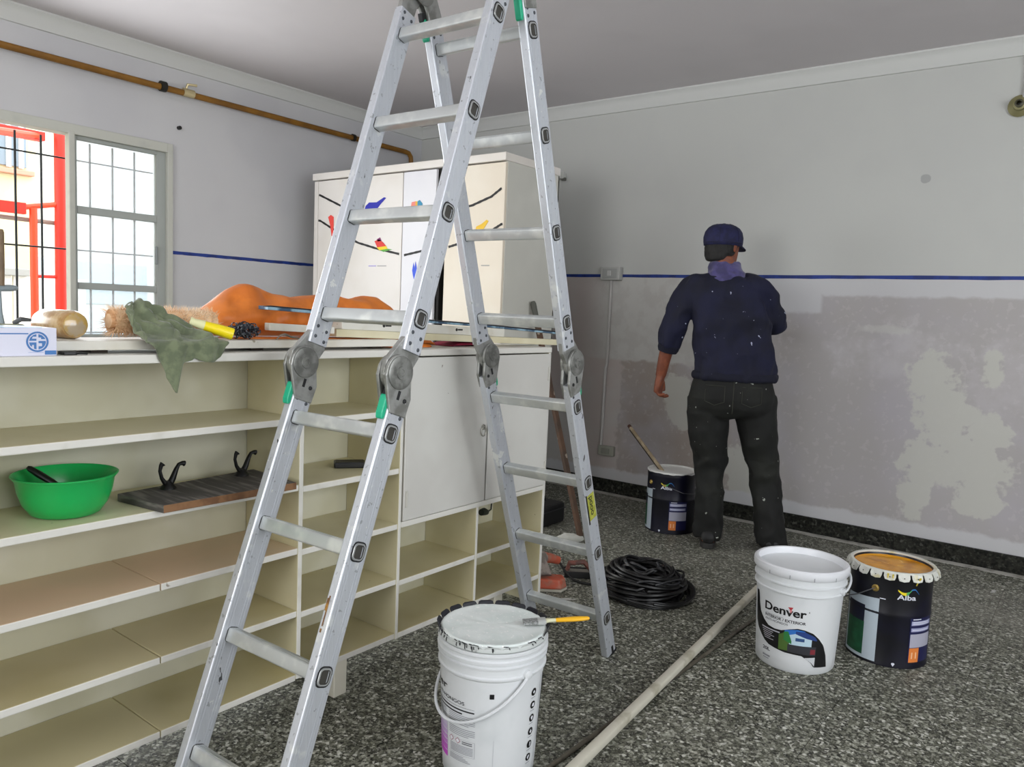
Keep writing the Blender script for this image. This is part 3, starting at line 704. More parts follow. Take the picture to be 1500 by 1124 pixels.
# ================================================================= THINGS ON TOP OF THE UNIT
TOPZ = 1.110
def top_things():
    ww = M('old_white_board', 'dcdad0', .5, col2='cfcabb', scale=6, lo=.5, hi=.7, spots=(24, .74, '9d957f'))
    cr = M('cream_board', 'ddd6b8', .5, col2='d2c9a6', scale=5, spots=(24, .76, '8f8464'))
    # loose plank on battens
    p = tag(MB().box((-2.06, .765, 1.119), (-1.893, 1.852, 1.141)).build('loose_plank', ww, loc=(-1.97, 1.3, TOPZ), bevel=.002), 'loose white plank lying along the top of the shelving unit under the rollers', 'plank')
    for y in (.86, 1.3, 1.76): MB().box((-2.04, y, TOPZ), (-1.93, y + .04, 1.119)).build('batten', M('batten_dark', '3a3028', .8), p)
    # glove box
    gb = thing('carton', (-1.92, .62, TOPZ), 'white and blue carton with a round blue emblem on its end', 'carton')
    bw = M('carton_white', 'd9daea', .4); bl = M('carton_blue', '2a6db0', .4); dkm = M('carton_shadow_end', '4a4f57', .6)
    o = MB().box((-1.975, .40, TOPZ), (-1.864, .758, 1.172)).build('body', [bw, dkm], gb, bevel=.0015)
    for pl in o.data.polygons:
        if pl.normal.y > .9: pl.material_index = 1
    MB().box((-1.974, .41, 1.172), (-1.868, .73, 1.1732)).build('top_panel', M('carton_top_blue', 'a9c6dc', .4), gb)
    xf = -1.8632
    MB().box((xf - .001, .405, 1.158), (xf, .700, 1.1605)).build('stripe', bl, gb)
    cy, cz, R = .718, 1.1415, .0225
    rg = MB(); n = 32
    rings = [[V((xf + dx, cy + r * math.cos(2 * PI * k / n), cz + r * math.sin(2 * PI * k / n))) for k in range(n)] for r, dx in ((R, -.0005), (R, .0004), (R * .84, .0004), (R * .84, -.0005))]
    rg.loft(rings, False); rg.build('emblem_ring', bl, gb)
    def em(poly):
        MB().prism([(a * R, b * R) for a, b in poly], (xf - .0005, cy, cz), (0, 1, 0), (0, 0, 1), (.0009, 0, 0)).build('emblem_letter', bl, gb)
    em([(-.74, .1), (-.62, .42), (-.35, .66), (-.1, .74), (-.1, .5), (-.42, .5), (-.5, .3), (-.1, .3), (-.1, .1)])
    em([(-.74, -.06), (-.1, -.06), (-.1, -.74), (-.3, -.68), (-.3, -.3), (-.5, -.3), (-.5, -.5), (-.66, -.34)])
    em([(.1, .74), (.4, .64), (.62, .42), (.70, .26), (.34, .26), (.34, .42), (.1, .42)])
    em([(.1, .08), (.74, .08), (.74, -.12), (.62, -.42), (.4, -.64), (.1, -.74), (.1, -.44), (.42, -.44), (.42, -.14), (.1, -.14)])
    MB().box((xf - .001, .733, 1.113), (xf + .0002, .756, 1.122)).build('size_label', bl, gb)
    MB().box((xf - .001, .70, 1.1175), (xf + .0001, .73, 1.1182)).build('rule_line', M('carton_rule', '8fa3cf', .5), gb)
    # small black clip
    bc = MB().box((-1.905, .776, TOPZ), (-1.872, .806, TOPZ + .008)).build('binder_clip', M('clip_black', '191a1c', .4), loc=(-1.89, .79, TOPZ), bevel=.002)
    MB().tube([(-1.875, .80, TOPZ + .004), (-1.868, .812, TOPZ + .004), (-1.868, .825, TOPZ + .003)], .0025, 6).build('clip_arm', M('clip_black', '191a1c'), bc)
    tag(bc, 'small black clip lying beside the white and blue carton', 'clip')
    # wrapped roller sleeve
    rl = thing('wrapped_roller', (-2.03, .83, 1.141), 'beige paint roller sleeve still wrapped in clear plastic', 'paint roller')
    a, b = V((-1.962, .84, 1.1755)), V((-2.125, .835, 1.1755)); d = (b - a).normalized()
    wr = M('plastic_wrapped_nap', 'a37f4e', .25, col2='bfa374', scale=35, lo=.4, hi=.62, bump=.35, coat=.35)
    MB().lathe([(0, -.002), (.022, -.001), (.031, .004), (.0345, .014), (.0345, .1), (.034, .15), (.030, .165), (.012, .168), (0, .168)], a, 28, axis=d).build('sleeve', wr, rl, smooth=True)
    MB().lathe([(0, -.0045), (.02, -.004), (.028, .0), (.028, .003), (0, .003)], a, 24, axis=d).build('wrap_end', M('wrapped_end', 'b3924c', .25, col2='a8977c', scale=40, coat=.8), rl, smooth=True)
    # olive cloth scrap and a small dark trowel at the left edge
    tr = thing('trowel', (-2.06, .72, 1.1732), 'wooden handled trowel standing behind the white and blue carton', 'trowel')
    MB().tube([(-2.055, .714, 1.262), (-2.055, .7155, 1.31), (-2.055, .7165, 1.385), (-2.055, .717, 1.392)], [.009, .0085, .0075, .005], 12).build('handle', M('trowel_wood', '77634a', .6, col2='6a5640', scale=30), tr, smooth=True)
    MB().tube([(-2.055, .69, 1.255), (-2.055, .735, 1.257), (-2.055, .748, 1.2575), (-2.055, .752, 1.258)], [.0075, .008, .006, .002], 12).build('head', M('trowel_grey', '7f8a8e', .5), tr, smooth=True)
    MB().tube([(-2.055, .712, 1.26), (-2.05, .712, 1.20), (-2.05, .715, 1.1732)], [.004, .0045, .006], 8).build('neck', M('trowel_grey', '7f8a8e'), tr, smooth=True)
    MB().prism([(-.035, -.02), (.03, -.016), (.036, .016), (-.03, .02)], (-2.03, .715, TOPZ), (0, 1, 0), (1, 0, 0), (0, 0, .064)).build('stand', M('olive_block', '8f9377', .8), tr, bevel=.004)
    MB().tube([(-2.02, .728, 1.176), (-2.01, .74, 1.186), (-2.015, .762, 1.184)], [.005, .006, .004], 8).build('clamp', M('clamp_dark', '4e5050', .5), tr, smooth=True)
    # shaggy roller
    sh = thing('shaggy_roller', (-1.985, 1.07, 1.141), 'shaggy beige fibre roller with long bristles lying on the plank', 'paint roller')
    c0 = V((-1.99, .93, 1.186)); R = .031
    MB().lathe([(0, 0), (.018, 0), (.018, .02), (R, .005), (R, .285), (.018, .27), (.018, .288), (0, .288)], c0, 24, axis=(0, 1, 0)).build('core', M('roller_core', 'ecc9a0', .8, col2='deb488', scale=30), sh, smooth=True)
    br = MB(); rnd = random.Random(3)
    for i in range(2600):
        t = rnd.random(); ang = rnd.random() * 2 * PI; L = rnd.uniform(.010, .019); y = .002 + .284 * t
        ba = V((math.cos(ang), 0, math.sin(ang))); dr = (ba + V((rnd.uniform(-.4, .4), rnd.uniform(-.55, .55) - (.8 if t < .06 else 0), rnd.uniform(-.4, .4)))).normalized()
        if t < .05: L = rnd.uniform(.014, .026)
        p0 = c0 + V((0, y, 0)) + ba * (R - .003); side = dr.cross(V((rnd.uniform(-1, 1), rnd.uniform(-1, 1), rnd.uniform(-1, 1)))).normalized() * .0011
        tip = p0 + dr * (L + .004); o2 = dr.cross(side)
        if tip.z < 1.1415: tip.z = 1.1415
        br.add([p0 - side, p0 + side, p0 + o2, tip], [(0, 1, 3), (1, 2, 3), (2, 0, 3)])
    br.build('bristles', M('peach_bristle', 'f0cba2', .7, col2='f7e3c8', scale=9, lo=.42, hi=.6), sh, kind='stuff')
    # green rag
    rg = MB(); rows = [  # (x, z, y0, y1)
        (-1.955, 1.222, .955, .985), (-1.938, 1.212, .945, 1.0), (-1.925, 1.195, .935, 1.03), (-1.915, 1.175, .932, 1.075), (-1.905, 1.155, .935, 1.12), (-1.885, 1.1475, .94, 1.155), (-1.858, 1.14, .945, 1.168),
        (-1.846, 1.1365, .945, 1.170)]
    nu = 40; R2 = []
    HL = [(0, .0), (.1, .035), (.2, .07), (.29, .118), (.33, .126), (.39, .098), (.46, .055), (.54, .038), (.66, .047), (.82, .05), (.93, .036), (1, .01)]
    def hl(u):
        for (a, x), (b, y) in zip(HL, HL[1:]):
            if a <= u <= b: return x + (y - x) * (u - a) / (b - a)
        return 0
    m0, m1 = 30, 18
    for i in range(m0 + m1):
        line = []
        for j in range(nu):
            u = j / (nu - 1)
            f = noise.noise(V((u * 5, i * .09, 1))) * .014 + noise.noise(V((u * 12 + 4, i * .2, 7))) * .011 + .010 * math.sin(u * 15 + i * .1) + abs(noise.noise(V((u * 7 + i * .1, i * .16 - u * 4, 3)))) * .016
            if i < m0:
                t = i / (m0 - 1) * (len(rows) - 1); k = min(int(t), len(rows) - 2); q = t - k
                r = [rows[k][c] * (1 - q) + rows[k + 1][c] * q for c in range(4)]
                y = r[2] + (r[3] - r[2]) * u; w_ = min(1, (m0 - i) / 6)
                line.append(V((r[0] + (f * .55 + .007) * w_ + (1 - w_) * (max(f, -.001) + .005) * .6, y + f * .7 * w_, r[1] + max(f, -.001) * 1.1 * w_ + .004)))
            else:
                t = (i - m0 + 1) / m1; y = .945 + .225 * u; y += (1.016 - y) * .25 * t * (1 if u < .5 else 0) + (1.11 - y) * .15 * t * (1 if u >= .5 else 0)
                g = .011 * math.sin(u * 17 + 1 + t) + .008 * noise.noise(V((u * 9, t * 2, 5)))
                line.append(V((-1.8375 + max(-.003, g) * (.4 + .6 * t) + max(0, (1 - t)) * .002, y, 1.1385 - t * hl(u))))
        R2.append(line)
    m_ = m0 + m1
    flatv = [p for l in R2 for p in l]; fc = [(i * nu + j, i * nu + j + 1, (i + 1) * nu + j + 1, (i + 1) * nu + j) for i in range(m_ - 1) for j in range(nu - 1)]
    ro = MB().add(flatv, fc).build('rag', M('sage_green_cloth', '747d60', .9, col2='5f6850', scale=30, bump=.4, sheen=.3), loc=(-1.9, 1.05, 1.05), smooth=2)
    sd = ro.modifiers.new('thick', 'SOLIDIFY'); sd.thickness = .003; sd.offset = 1
    tag(ro, 'crumpled sage green rag hanging over the front edge of the shelving unit', 'rag')
    # yellow roller handle
    yh = thing('roller_handle', (-1.885, 1.14, 1.141), 'yellow plastic roller handle lying on the green rag', 'roller handle')
    a, b = V((-1.855, 1.193, 1.1595)), V((-1.897, 1.108, 1.188)); d = (b - a)
    L = d.length; d.normalize()
    MB().lathe([(.0115, .012), (.0125, 0), (.0155, 0), (.0165, .006), (.0155, .03), (.0125, L * .75), (.008, L * .76), (0, L * .76)], a, 24, axis=d).build('grip', M('bright_yellow_plastic', 'efd915', .35), yh, smooth=True)
    MB().lathe([(0, .011), (.0118, .011), (.0118, .013), (0, .013)], a, 20, axis=d).build('grip_mouth', M('yellow_inside', 'a8982a', .6), yh)
    MB().lathe([(0, L * .74), (.0122, L * .74), (.013, L * .8), (.010, L * 1.0), (.012, L * 1.12), (0, L * 1.13)], a, 16, axis=d).build('ferrule', M('pale_yellow_ferrule', 'dfdfae', .5), yh, smooth=True)
    # steel wool
    rnd = random.Random(9); sw = MB(); cc = V((-1.935, 1.28, 1.168))
    for i in range(150):
        p = V((rnd.gauss(0, .4), rnd.gauss(0, .4), rnd.gauss(0, .4))); p = p.normalized() * rnd.uniform(.5, 1); ax = V((rnd.uniform(-1, 1), rnd.uniform(-1, 1), rnd.uniform(-1, 1))).normalized(); b1 = ax.orthogonal().normalized(); b2 = ax.cross(b1)
        ctr = cc + V((p.x * .026, p.y * .05, p.z * .02)); r = rnd.uniform(.004, .009)
        sw.tube([ctr + (b1 * math.cos(t) + b2 * math.sin(t)) * r for t in [k * 5.6 / 7 for k in range(8)]], .0016, 4)
    sw.v = [V((p.x, p.y, max(p.z, 1.1415))) for p in sw.v]
    tag(sw.build('steel_wool', M('dark_steel_wool', '3d4046', .35, .6, col2='8d939a', scale=90, lo=.5, hi=.65), loc=cc, kind=None), 'dark tangled steel wool pad on the plank beside the yellow handle', 'steel wool')
    core = None
    # bent metal bracket
    mb = MB(); mb.tube([(-1.90, 1.362, 1.1425), (-1.90, 1.378, 1.156), (-1.90, 1.392, 1.158), (-1.905, 1.42, 1.149), (-1.91, 1.452, 1.1455)], [.002, .004, .006, .006, .004], 8, flat=.5)
    tag(mb.build('bent_bracket', M('bracket_metal', '8f8a7e', .45, .6), loc=(-1.9, 1.4, 1.141), smooth=True), 'small bent metal bracket lying on the plank next to the ladder hinge', 'bracket')
    # orange tarp bundle
    prof = [(1.235, 1.118), (1.249, 1.165), (1.275, 1.22), (1.315, 1.25), (1.355, 1.284), (1.385, 1.301), (1.405, 1.303), (1.443, 1.297), (1.506, 1.279), (1.571, 1.267), (1.625, 1.275), (1.724, 1.285), (1.83, 1.289), (1.93, 1.285), (1.975, 1.262), (2.0, 1.21), (2.02, 1.16), (2.16, 1.143), (2.19, 1.118)]
    rings = []; nn = 40
    for i in range(len(prof) - 1):
        for k in range(5):
            t = k / 5; y = prof[i][0] * (1 - t) + prof[i + 1][0] * t; z = prof[i][1] * (1 - t) + prof[i + 1][1] * t
            z0 = 1.1425 if y < 1.86 else TOPZ + .001
            H = max(z - z0, .004); ring = []
            for j in range(nn):
                a = 2 * PI * j / nn; cx, sx = math.cos(a), math.sin(a)
                px = -2.125 + .092 * (abs(cx) ** .8) * (1 if cx > 0 else -1) * (1 - .3 * max(sx, 0) * min(1, H / .15))
                pz = z0 + H * .5 + H * .5 * (abs(sx) ** .7) * (1 if sx > 0 else -1)
                q = V((px, y, pz)); f = noise.noise(q * 13) * .012 - abs(noise.noise(q * 9 + V((3, 1, 2)))) * .06 + .012
                amt = 1 if sx > -.2 else .2
                q += V((min(cx * f, .004), 0, min(0, f) * .6 * max(sx, 0))) * amt
                q.z = max(q.z, z0); ring.append(q)
            rings.append(ring)
    tb = MB().loft(rings).build('tarp_bundle', M('orange_tarp', 'e2802c', .5, col2='cf7024', scale=13, lo=.4, hi=.65, bump=.7), loc=(-2.06, 1.6, TOPZ), smooth=2)
    tag(tb, 'bundled orange tarpaulin heaped on top of the shelving unit', 'tarpaulin')
    fl = MB(); R3 = []
    for i in range(41):
        y = 1.262 + .8 * i / 40; zt = 1.1465 - max(0, y - 1.6) * .034 ; zb = 1.1418 if y < 1.856 else TOPZ + .001
        ln = [V((x, y, zb + (zt - zb) * (.55 + .45 * noise.noise(V((x * 30, y * 16, 2))) if x < -1.952 else 0.1))) for x in (-1.947, -1.955, -1.97, -1.99, -2.01, -2.04)]
        R3.append(ln + [V((-2.04, y, zb)), V((-1.947, y, zb))])
    fl.loft(R3).build('tarp_flap', M('orange_tarp', 'e2802c'), tb, smooth=2)
    # boards stacked on the tarp, propped up at their left end
    def tilt(name, y0, z0, y1, z1, x0, x1, th, mat, label, cat='board', bev=.002):
        mb = MB(); mb.loft([[(x0, y, z - th), (x1, y, z - th), (x1, y, z), (x0, y, z)] for y, z in ((y0, z0), (y1, z1))])
        return tag(mb.build(name, mat, bevel=bev, loc=(x1, (y0 + y1) / 2, min(z0, z1) - th)), label, cat)
    tilt('white_board', 1.36, 1.1895, 1.60, 1.1805, -1.955, -1.93, .022, ww, 'short white board end sticking out in front of the orange tarpaulin')
    tilt('long_board', 1.616, 1.1735, 2.955, 1.134, -2.022, -1.94, .025, cr, 'long cream board overhanging the right end of the shelving unit, lower of two')
    db = tilt('drawer_front', 1.64, 1.2055, 2.483, 1.181, -2.02, -1.942, .0325, ww, 'white drawer front with two keyholes stacked on the long cream board')
    for y in (1.82, 2.19):
        z = 1.2055 - (y - 1.64) * .029 - .014
        k = MB(); k.lathe([(0, 0), (.006, 0), (.006, .001), (0, .001)], (-1.942, y, z), 10, axis=(1, 0, 0))
        k.build('keyhole', M('keyhole_dark', '26241f', .6), db); MB().box((-1.9425, y + .008, z - .003), (-1.941, y + .034, z + .003)).build('lock_plate', M('keyhole_dark', '26241f'), db)
    mb = MB(); mb.loft([[(-2.0, y, z - .011), (-1.955, y, z - .011), (-1.955, y, z), (-2.0, y, z)] for y, z in ((1.37, 1.2385), (1.8, 1.22), (2.40, 1.1965), (2.92, 1.170))])
    st = mb.build('profile_strip', M('blue_grey_strip', '9fc3d6', .3, .2, col2='47617a', scale=16), bevel=.001, loc=(-2, 2.2, 1.19)); tag(st, 'long thin blue grey strip lying across the stacked boards and tarpaulin', 'strip')
    MB().tube([(-1.955, 1.355, 1.2365), (-1.955, 1.38, 1.238), (-1.955, 1.8, 1.2185), (-1.955, 2.4, 1.1955), (-1.955, 2.92, 1.169)], [.001, .0025, .0025, .003], 8).build('seal', M('strip_dark', '22252b', .4), st, smooth=True)
    cm = MB(); rings = []
    for i in range(25):
        t = i / 24; y = 2.195 + .24 * t; h = .016 * (1 - abs(2 * t - 1) ** 4) * (1 - .25 * t) + .003
        rings.append([V((-2.03 + .07 * math.cos(a) + .004 * noise.noise(V((y * 20, a, 0))), y, TOPZ + .0005 + h / 2 + h / 2 * math.sin(a))) for a in [2 * PI * k / 16 for k in range(16)]])
    tag(cm.loft(rings).build('crimson_cloth', M('crimson_fabric', '8e1638', .8, col2='7a0f2e', scale=20), loc=(-2.03, 2.31, TOPZ), smooth=2), 'folded crimson cloth squeezed under the stacked boards', 'cloth')
top_things()

# ================================================================= THINGS IN THE SHELVES
def shelf_things():
    z = .7175
    gp, nt, p = newmat('green_translucent_plastic'); p.inputs['Base Color'].default_value = (*srgb('1fae57'), 1); p.inputs['Roughness'].default_value = .28
    p.inputs['Subsurface Weight'].default_value = .25; p.inputs['Subsurface Radius'].default_value = (.01, .03, .015)
    bw = MB().lathe([(0, 0), (.066, 0), (.076, .005), (.092, .028), (.102, .058), (.107, .086), (.1155, .0965), (.1155, .099), (.112, .0995), (.104, .09), (.098, .058), (.088, .03), (.072, .008), (0, .006)], (-1.972, .818, z + .0008), 56).build('bowl', gp, loc=(-1.972, .818, z), smooth=True)
    tag(bw, 'bright green plastic bowl on the second shelf', 'bowl')
    sp = thing('putty_knife', (-1.99, .80, .73), 'black handled putty knife leaning inside the green bowl', 'putty knife')
    a, b = V((-2.02, .752, .8325)), V((-1.985, .808, .783))
    d = (b - a).normalized()
    MB().tube([a, a + d * .006, a + d * .03, a + d * .065, b], [.006, .011, .0135, .0125, .009], 12, flat=.6).build('handle', M('black_plastic_handle', '161716', .4), sp, smooth=True)
    MB().tube([b - d * .012, b + d * .045], [.0085, .011], 8, flat=.12).build('blade', M('knife_blade', '6f7270', .35, .8), sp)
    # hook rack
    rk = thing('hook_rack', (-1.91, 1.17, z), 'weathered dark wooden rack board with two black iron hooks', 'hook rack')
    wm = M('weathered_grey_wood', '4a4744', .75, col2='7d7873', scale=6, lo=.45, hi=.68, stretch=(1, 9, 9), bump=.3); bm = M('rack_brown_edge', '85603f', .7, col2='6d4b30', scale=20)
    bd = MB(); c4 = [V((-1.808, .973, 0)), V((-1.80, 1.385, 0)), V((-2.03, 1.392, 0)), V((-2.045, .955, 0))]
    c4 = [V((-1.812, .978, 0)), V((-1.806, 1.372, 0)), V((-2.04, 1.388, 0)), V((-2.0, .955, 0))]
    nb = 1
    for i in range(nb):
        f0, f1 = i / nb, (i + 1) / nb - .004
        q = [c4[0].lerp(c4[1], f0), c4[0].lerp(c4[1], f1), c4[3].lerp(c4[2], f1), c4[3].lerp(c4[2], f0)]
        zz = z + .0215 - random.random() * .0012
        o = MB().loft([[V((p.x, p.y, z + .0004)) for p in q], [V((p.x, p.y, zz)) for p in q]]).build('board', [wm, bm], rk, bevel=.0015)
        for pl in o.data.polygons:
            if pl.normal.x > .8: pl.material_index = 1
    for hx, hy in ((-1.968, 1.075), (-1.985, 1.31)):
        im = M('black_iron', '121212', .45, .4); zt = z + .0215
        h = MB().lathe([(0, 0), (.022, 0), (.021, .004), (.013, .012), (.009, .02), (0, .02)], (hx, hy, zt), 16).build('hook', im, rk, smooth=True)
        MB().tube([(hx, hy - .004, zt + .008), (hx, hy - .018, zt + .03), (hx, hy - .023, zt + .05), (hx, hy - .02, zt + .064), (hx, hy - .015, zt + .069)], [.007, .005, .0045, .0055, .008], 10).build('prong', im, h, smooth=True)
        MB().tube([(hx, hy + .002, zt + .006), (hx, hy + .013, zt + .026), (hx, hy + .022, zt + .048), (hx, hy + .030, zt + .062), (hx, hy + .040, zt + .064), (hx, hy + .046, zt + .062)], [.009, .0085, .0065, .005, .006, .008], 10).build('prong', im, h, smooth=True)
    # black box on the middle bay shelf
    zb = .711
    bx = MB().loft([[V((-1.985, 1.655, zz)), V((-1.925, 1.735, zz)), V((-1.965, 1.77, zz)), V((-2.03, 1.69, zz))] for zz in (zb, zb + .019)]).build('black_case', M('black_case_plastic', '151515', .4), loc=(-1.97, 1.71, zb), bevel=.004)
    MB().loft([[V((-1.982, 1.663, zz)), V((-1.93, 1.733, zz)), V((-1.964, 1.762, zz)), V((-2.02, 1.69, zz))] for zz in (zb + .019, zb + .0205)]).build('lid', M('case_lid', '24221f', .5), bx)
    tag(bx, 'small flat black case lying on the middle bay shelf', 'case')
    pg = thing('hanging_plug', (-2.1, 2.6, .36), 'dark plug hanging on its cable in the cubby under the right cupboard door', 'plug')
    MB().tube([(-2.105, 2.648, .5), (-2.105, 2.65, .42), (-2.10, 2.64, .375), (-2.09, 2.60, .37), (-2.08, 2.565, .38)], .0035, 8).build('cable', M('plug_dark_green', '1e2620', .6), pg, smooth=True)
    MB().tube([(-2.08, 2.585, .376), (-2.075, 2.56, .384), (-2.07, 2.535, .386)], [.012, .017, .014], 12).build('plug_body', M('plug_dark_green', '1e2620'), pg, smooth=True)
shelf_things()

# ================================================================= BUCKETS
def wrapper(cx, cy, rfun):
    def at(deg, z, eps=.0008):
        a = math.radians(deg); r = rfun(z) + eps; return V((cx + r * math.cos(a), cy + r * math.sin(a), z))
    def band(top, bot, n=40):
        """region between two curves given as (deg, z) points"""
        def ev(c, d):
            for (a, za), (b, zb) in zip(c, c[1:]):
                if a <= d <= b: return za + (zb - za) * (d - a) / max(b - a, 1e-6)
            return c[0][1] if d < c[0][0] else c[-1][1]
        d0, d1 = top[0][0], top[-1][0]; v = []; f = []; m = 6
        for i in range(n + 1):
            d = d0 + (d1 - d0) * i / n; zt, zb = ev(top, d), ev(bot, d)
            for k in range(m + 1): v.append((d, zb + (zt - zb) * k / m))
        for i in range(n):
            for k in range(m): f.append((i * (m + 1) + k, (i + 1) * (m + 1) + k, (i + 1) * (m + 1) + k + 1, i * (m + 1) + k + 1))
        return v, f
    def patch(name, mat, parent, v, f, eps=.0008):
        mb = MB(); mb.add([at(d, z, eps) for d, z in v], f); o = mb.build(name, mat, parent)
        for p in o.data.polygons:
            c = p.center; g = V((c.x + o.matrix_world.translation.x, c.y, 0))
        return o
    def rect(name, mat, parent, d0, d1, z0, z1, eps=.0008):
        return patch(name, mat, parent, *band([(d0, z1), (d1, z1)], [(d0, z0), (d1, z0)], max(2, int(abs(d1 - d0) / 3))), eps)
    def text(name, mat, parent, s, d0, d1, z, h, bold=0, eps=.001):
        v, f = text2d(s, 1, bold); xs = [p[0] for p in v]; x0, x1 = min(xs), max(xs)
        v2 = [(d0 + (x - x0) / (x1 - x0) * (d1 - d0), z + y / .73 * h) for x, y in v]
        return patch(name, mat, parent, v2, f, eps)
    return at, band, patch, rect, text
plast = M('pail_white_plastic', 'd9dcde', .35, col2='d0d4d6', scale=8, lo=.5, hi=.75)
blackp = M('label_black', '0f0f12', .4)
def bail(at, a0, a1, z0, zlow, mat, parent, out=.012, r=.004, n=32):
    """a wire bail hanging down against the pail between two ears"""
    pts = []
    for i in range(n + 1):
        t = i / n; d = a0 + (a1 - a0) * t; z = z0 - (z0 - zlow) * (math.sin(PI * t) ** .85); pts.append(at(d, z, out * (.55 + .45 * math.sin(PI * t))))
    return MB().tube(pts, r, 8).build('handle', mat, parent, smooth=True)

def denver_bucket():
    cx, cy = -.826, 2.901; H = .383
    b = thing('paint_bucket', (cx, cy, 0), 'closed white plastic paint bucket with Denver lettering standing by the dark blue drum', 'bucket')
    rf = lambda z: .139 + (.157 - .139) * z / H
    MB().lathe([(0, .004), (.125, .003), (.134, 0), (.139, .006)] + [(rf(z), z) for z in (.05, .15, .25, .286)] + [(.160, .290), (.160, .294), (.1555, .297), (.1555, .318), (.162, .321), (.162, .326), (.1565, .329), (.1565, .345), (.155, .36), (.14, .36), (0, .355)], (cx, cy, 0), 64).build('pail', plast, b, smooth=True)
    lid = MB().lathe([(0, .352), (.12, .352), (.143, .354), (.1475, .358), (.149, .378), (.152, .384), (.160, .3845), (.1665, .380), (.168, .372), (.167, .356), (.1625, .350), (.158, .352), (.158, .36), (0, .3515)], (cx, cy, 0), 64).build('lid', M('lid_white', 'dfe1e5', .3), b, smooth=True)
    at, band, patch, rect, text = wrapper(cx, cy, rf)
    for d in (-112, -86, -58, -30, 0, 60, 120, 180): rect('lid_tab_slit', M('slit_grey', '8a8d92', .6), lid, d, d + .8, .352, .366, .0135)
    text('brand_lettering', blackp, b, 'Denver', -121.9, -62, .212, .031, .026)
    text('registered_mark', blackp, b, 'R', -59.5, -57.5, .232, .006)
    red = M('label_red', 'b23038', .5)
    patch('red_accent', red, b, [(-86.5, .244), (-79.5, .246), (-82.5, .232)], [(0, 1, 2)], .0013)
    patch('red_accent', M('label_pale_red', 'd98a8c', .5), b, [(-84.5, .234), (-80.5, .236), (-82.3, .222)], [(0, 1, 2)], .0014)
    dk = M('label_dark_grey', '2e2e33', .5)
    text('label_lettering', dk, b, 'INTERIOR / EXTERIOR', -120.9, -62, .187, .0105, .018)
    text('label_lettering', M('label_mid_grey', '55565c', .5), b, 'ANTI-HONGOS', -120.7, -85.5, .174, .0085, .004)
    rect('label_rule', M('label_mid_grey', '55565c'), b, -120, -92, .1995, .2003)
    top = [(-146, .263), (-138, .264), (-135, .215), (-132, .192), (-123, .168), (-114.7, .154), (-104, .150), (-94, .152), (-83, .163), (-72, .171), (-62, .168), (-51, .158), (-42, .138), (-33.6, .112), (-27, .07), (-24, .029)]
    bot = [(-146, .20), (-144.6, .151), (-138, .125), (-130, .109), (-122, .093), (-113, .082), (-100, .077), (-88, .073), (-76, .0725), (-64.5, .071), (-56, .057), (-50.8, .048), (-46, .031), (-24, .029)]
    patch('swoosh', blackp, b, *band(top, bot, 70))
    ph = [('picture_sky', '2f6fc0', [(-89, .157), (-80, .163), (-72, .167), (-62, .164)], [(-89, .135), (-62, .145)]),
          ('picture_house', 'b9d2df', [(-83, .142), (-72, .153), (-52, .140)], [(-83, .108), (-52, .108)]),
          ('picture_roof', '27407e', [(-74, .160), (-62, .162), (-48, .146), (-45, .135)], [(-74, .150), (-60, .138), (-45, .130)]),
          ('picture_window', '31507e', [(-74, .136), (-62, .136)], [(-74, .124), (-62, .124)]),
          ('picture_shrub', '4d6a2e', [(-97, .135), (-88, .15), (-82, .125)], [(-97, .08), (-82, .082)]),
          ('picture_tree', '2f7a3c', [(-90, .15), (-84, .155), (-79, .12)], [(-90, .12), (-79, .11)]),
          ('picture_yard', '33343a', [(-84, .108), (-45, .108)], [(-84, .08), (-45, .075)]),
          ('picture_car', '7d2a34', [(-53, .098), (-46, .098)], [(-53, .08), (-46, .08)]),
          ('picture_border', 'c9ccd0', [(-60, .066), (-45.5, .069)], [(-60, .064), (-50, .048), (-45.5, .035)])]
    for k, (nm, h, t, bo) in enumerate(ph): patch(nm, M(nm, h, .4), b, *band(t, bo, 12), .0011 + k * .00012)
    for k, (d1, z) in enumerate(((-96, .139), (-106, .132), (-108, .125), (-104, .118), (-110, .111), (-105, .104))):
        rect('small_print', M('label_pale_print', 'b9bac2', .5), b, -127 + k * 1.2, d1, z, z + (.0045 if k == 0 else .0022), .0012)
    text('volume_lettering', M('label_mid_grey', '55565c'), b, '20L', -124, -110, .058, .013, .025)
    rect('small_print', M('label_soft_grey', '8f9198', .5), b, -124, -110, .034, .04); rect('small_print', M('label_soft_grey', '8f9198'), b, -123, -112, .026, .029)
    MB().lathe([(0, 0), (.013, 0), (.013, .012), (0, .014)], at(-8, .303, .0), 16, axis=at(-8, .303, .01) - at(-8, .303, 0)).build('ear', plast, b, smooth=True)
    MB().lathe([(0, 0), (.013, 0), (.013, .012), (0, .014)], at(172, .303, .0), 16, axis=at(172, .303, .01) - at(172, .303, 0)).build('ear', plast, b, smooth=True)
    pts = [at(-8 + 180 * t, .303 + .058 * math.sin(PI * t) , .013 + .013 * math.sin(PI * t)) for t in [k / 28 for k in range(29)]]
    MB().tube(pts, .0042, 8).build('handle', M('bail_white', 'd5d8db', .4), b, smooth=True)
denver_bucket()

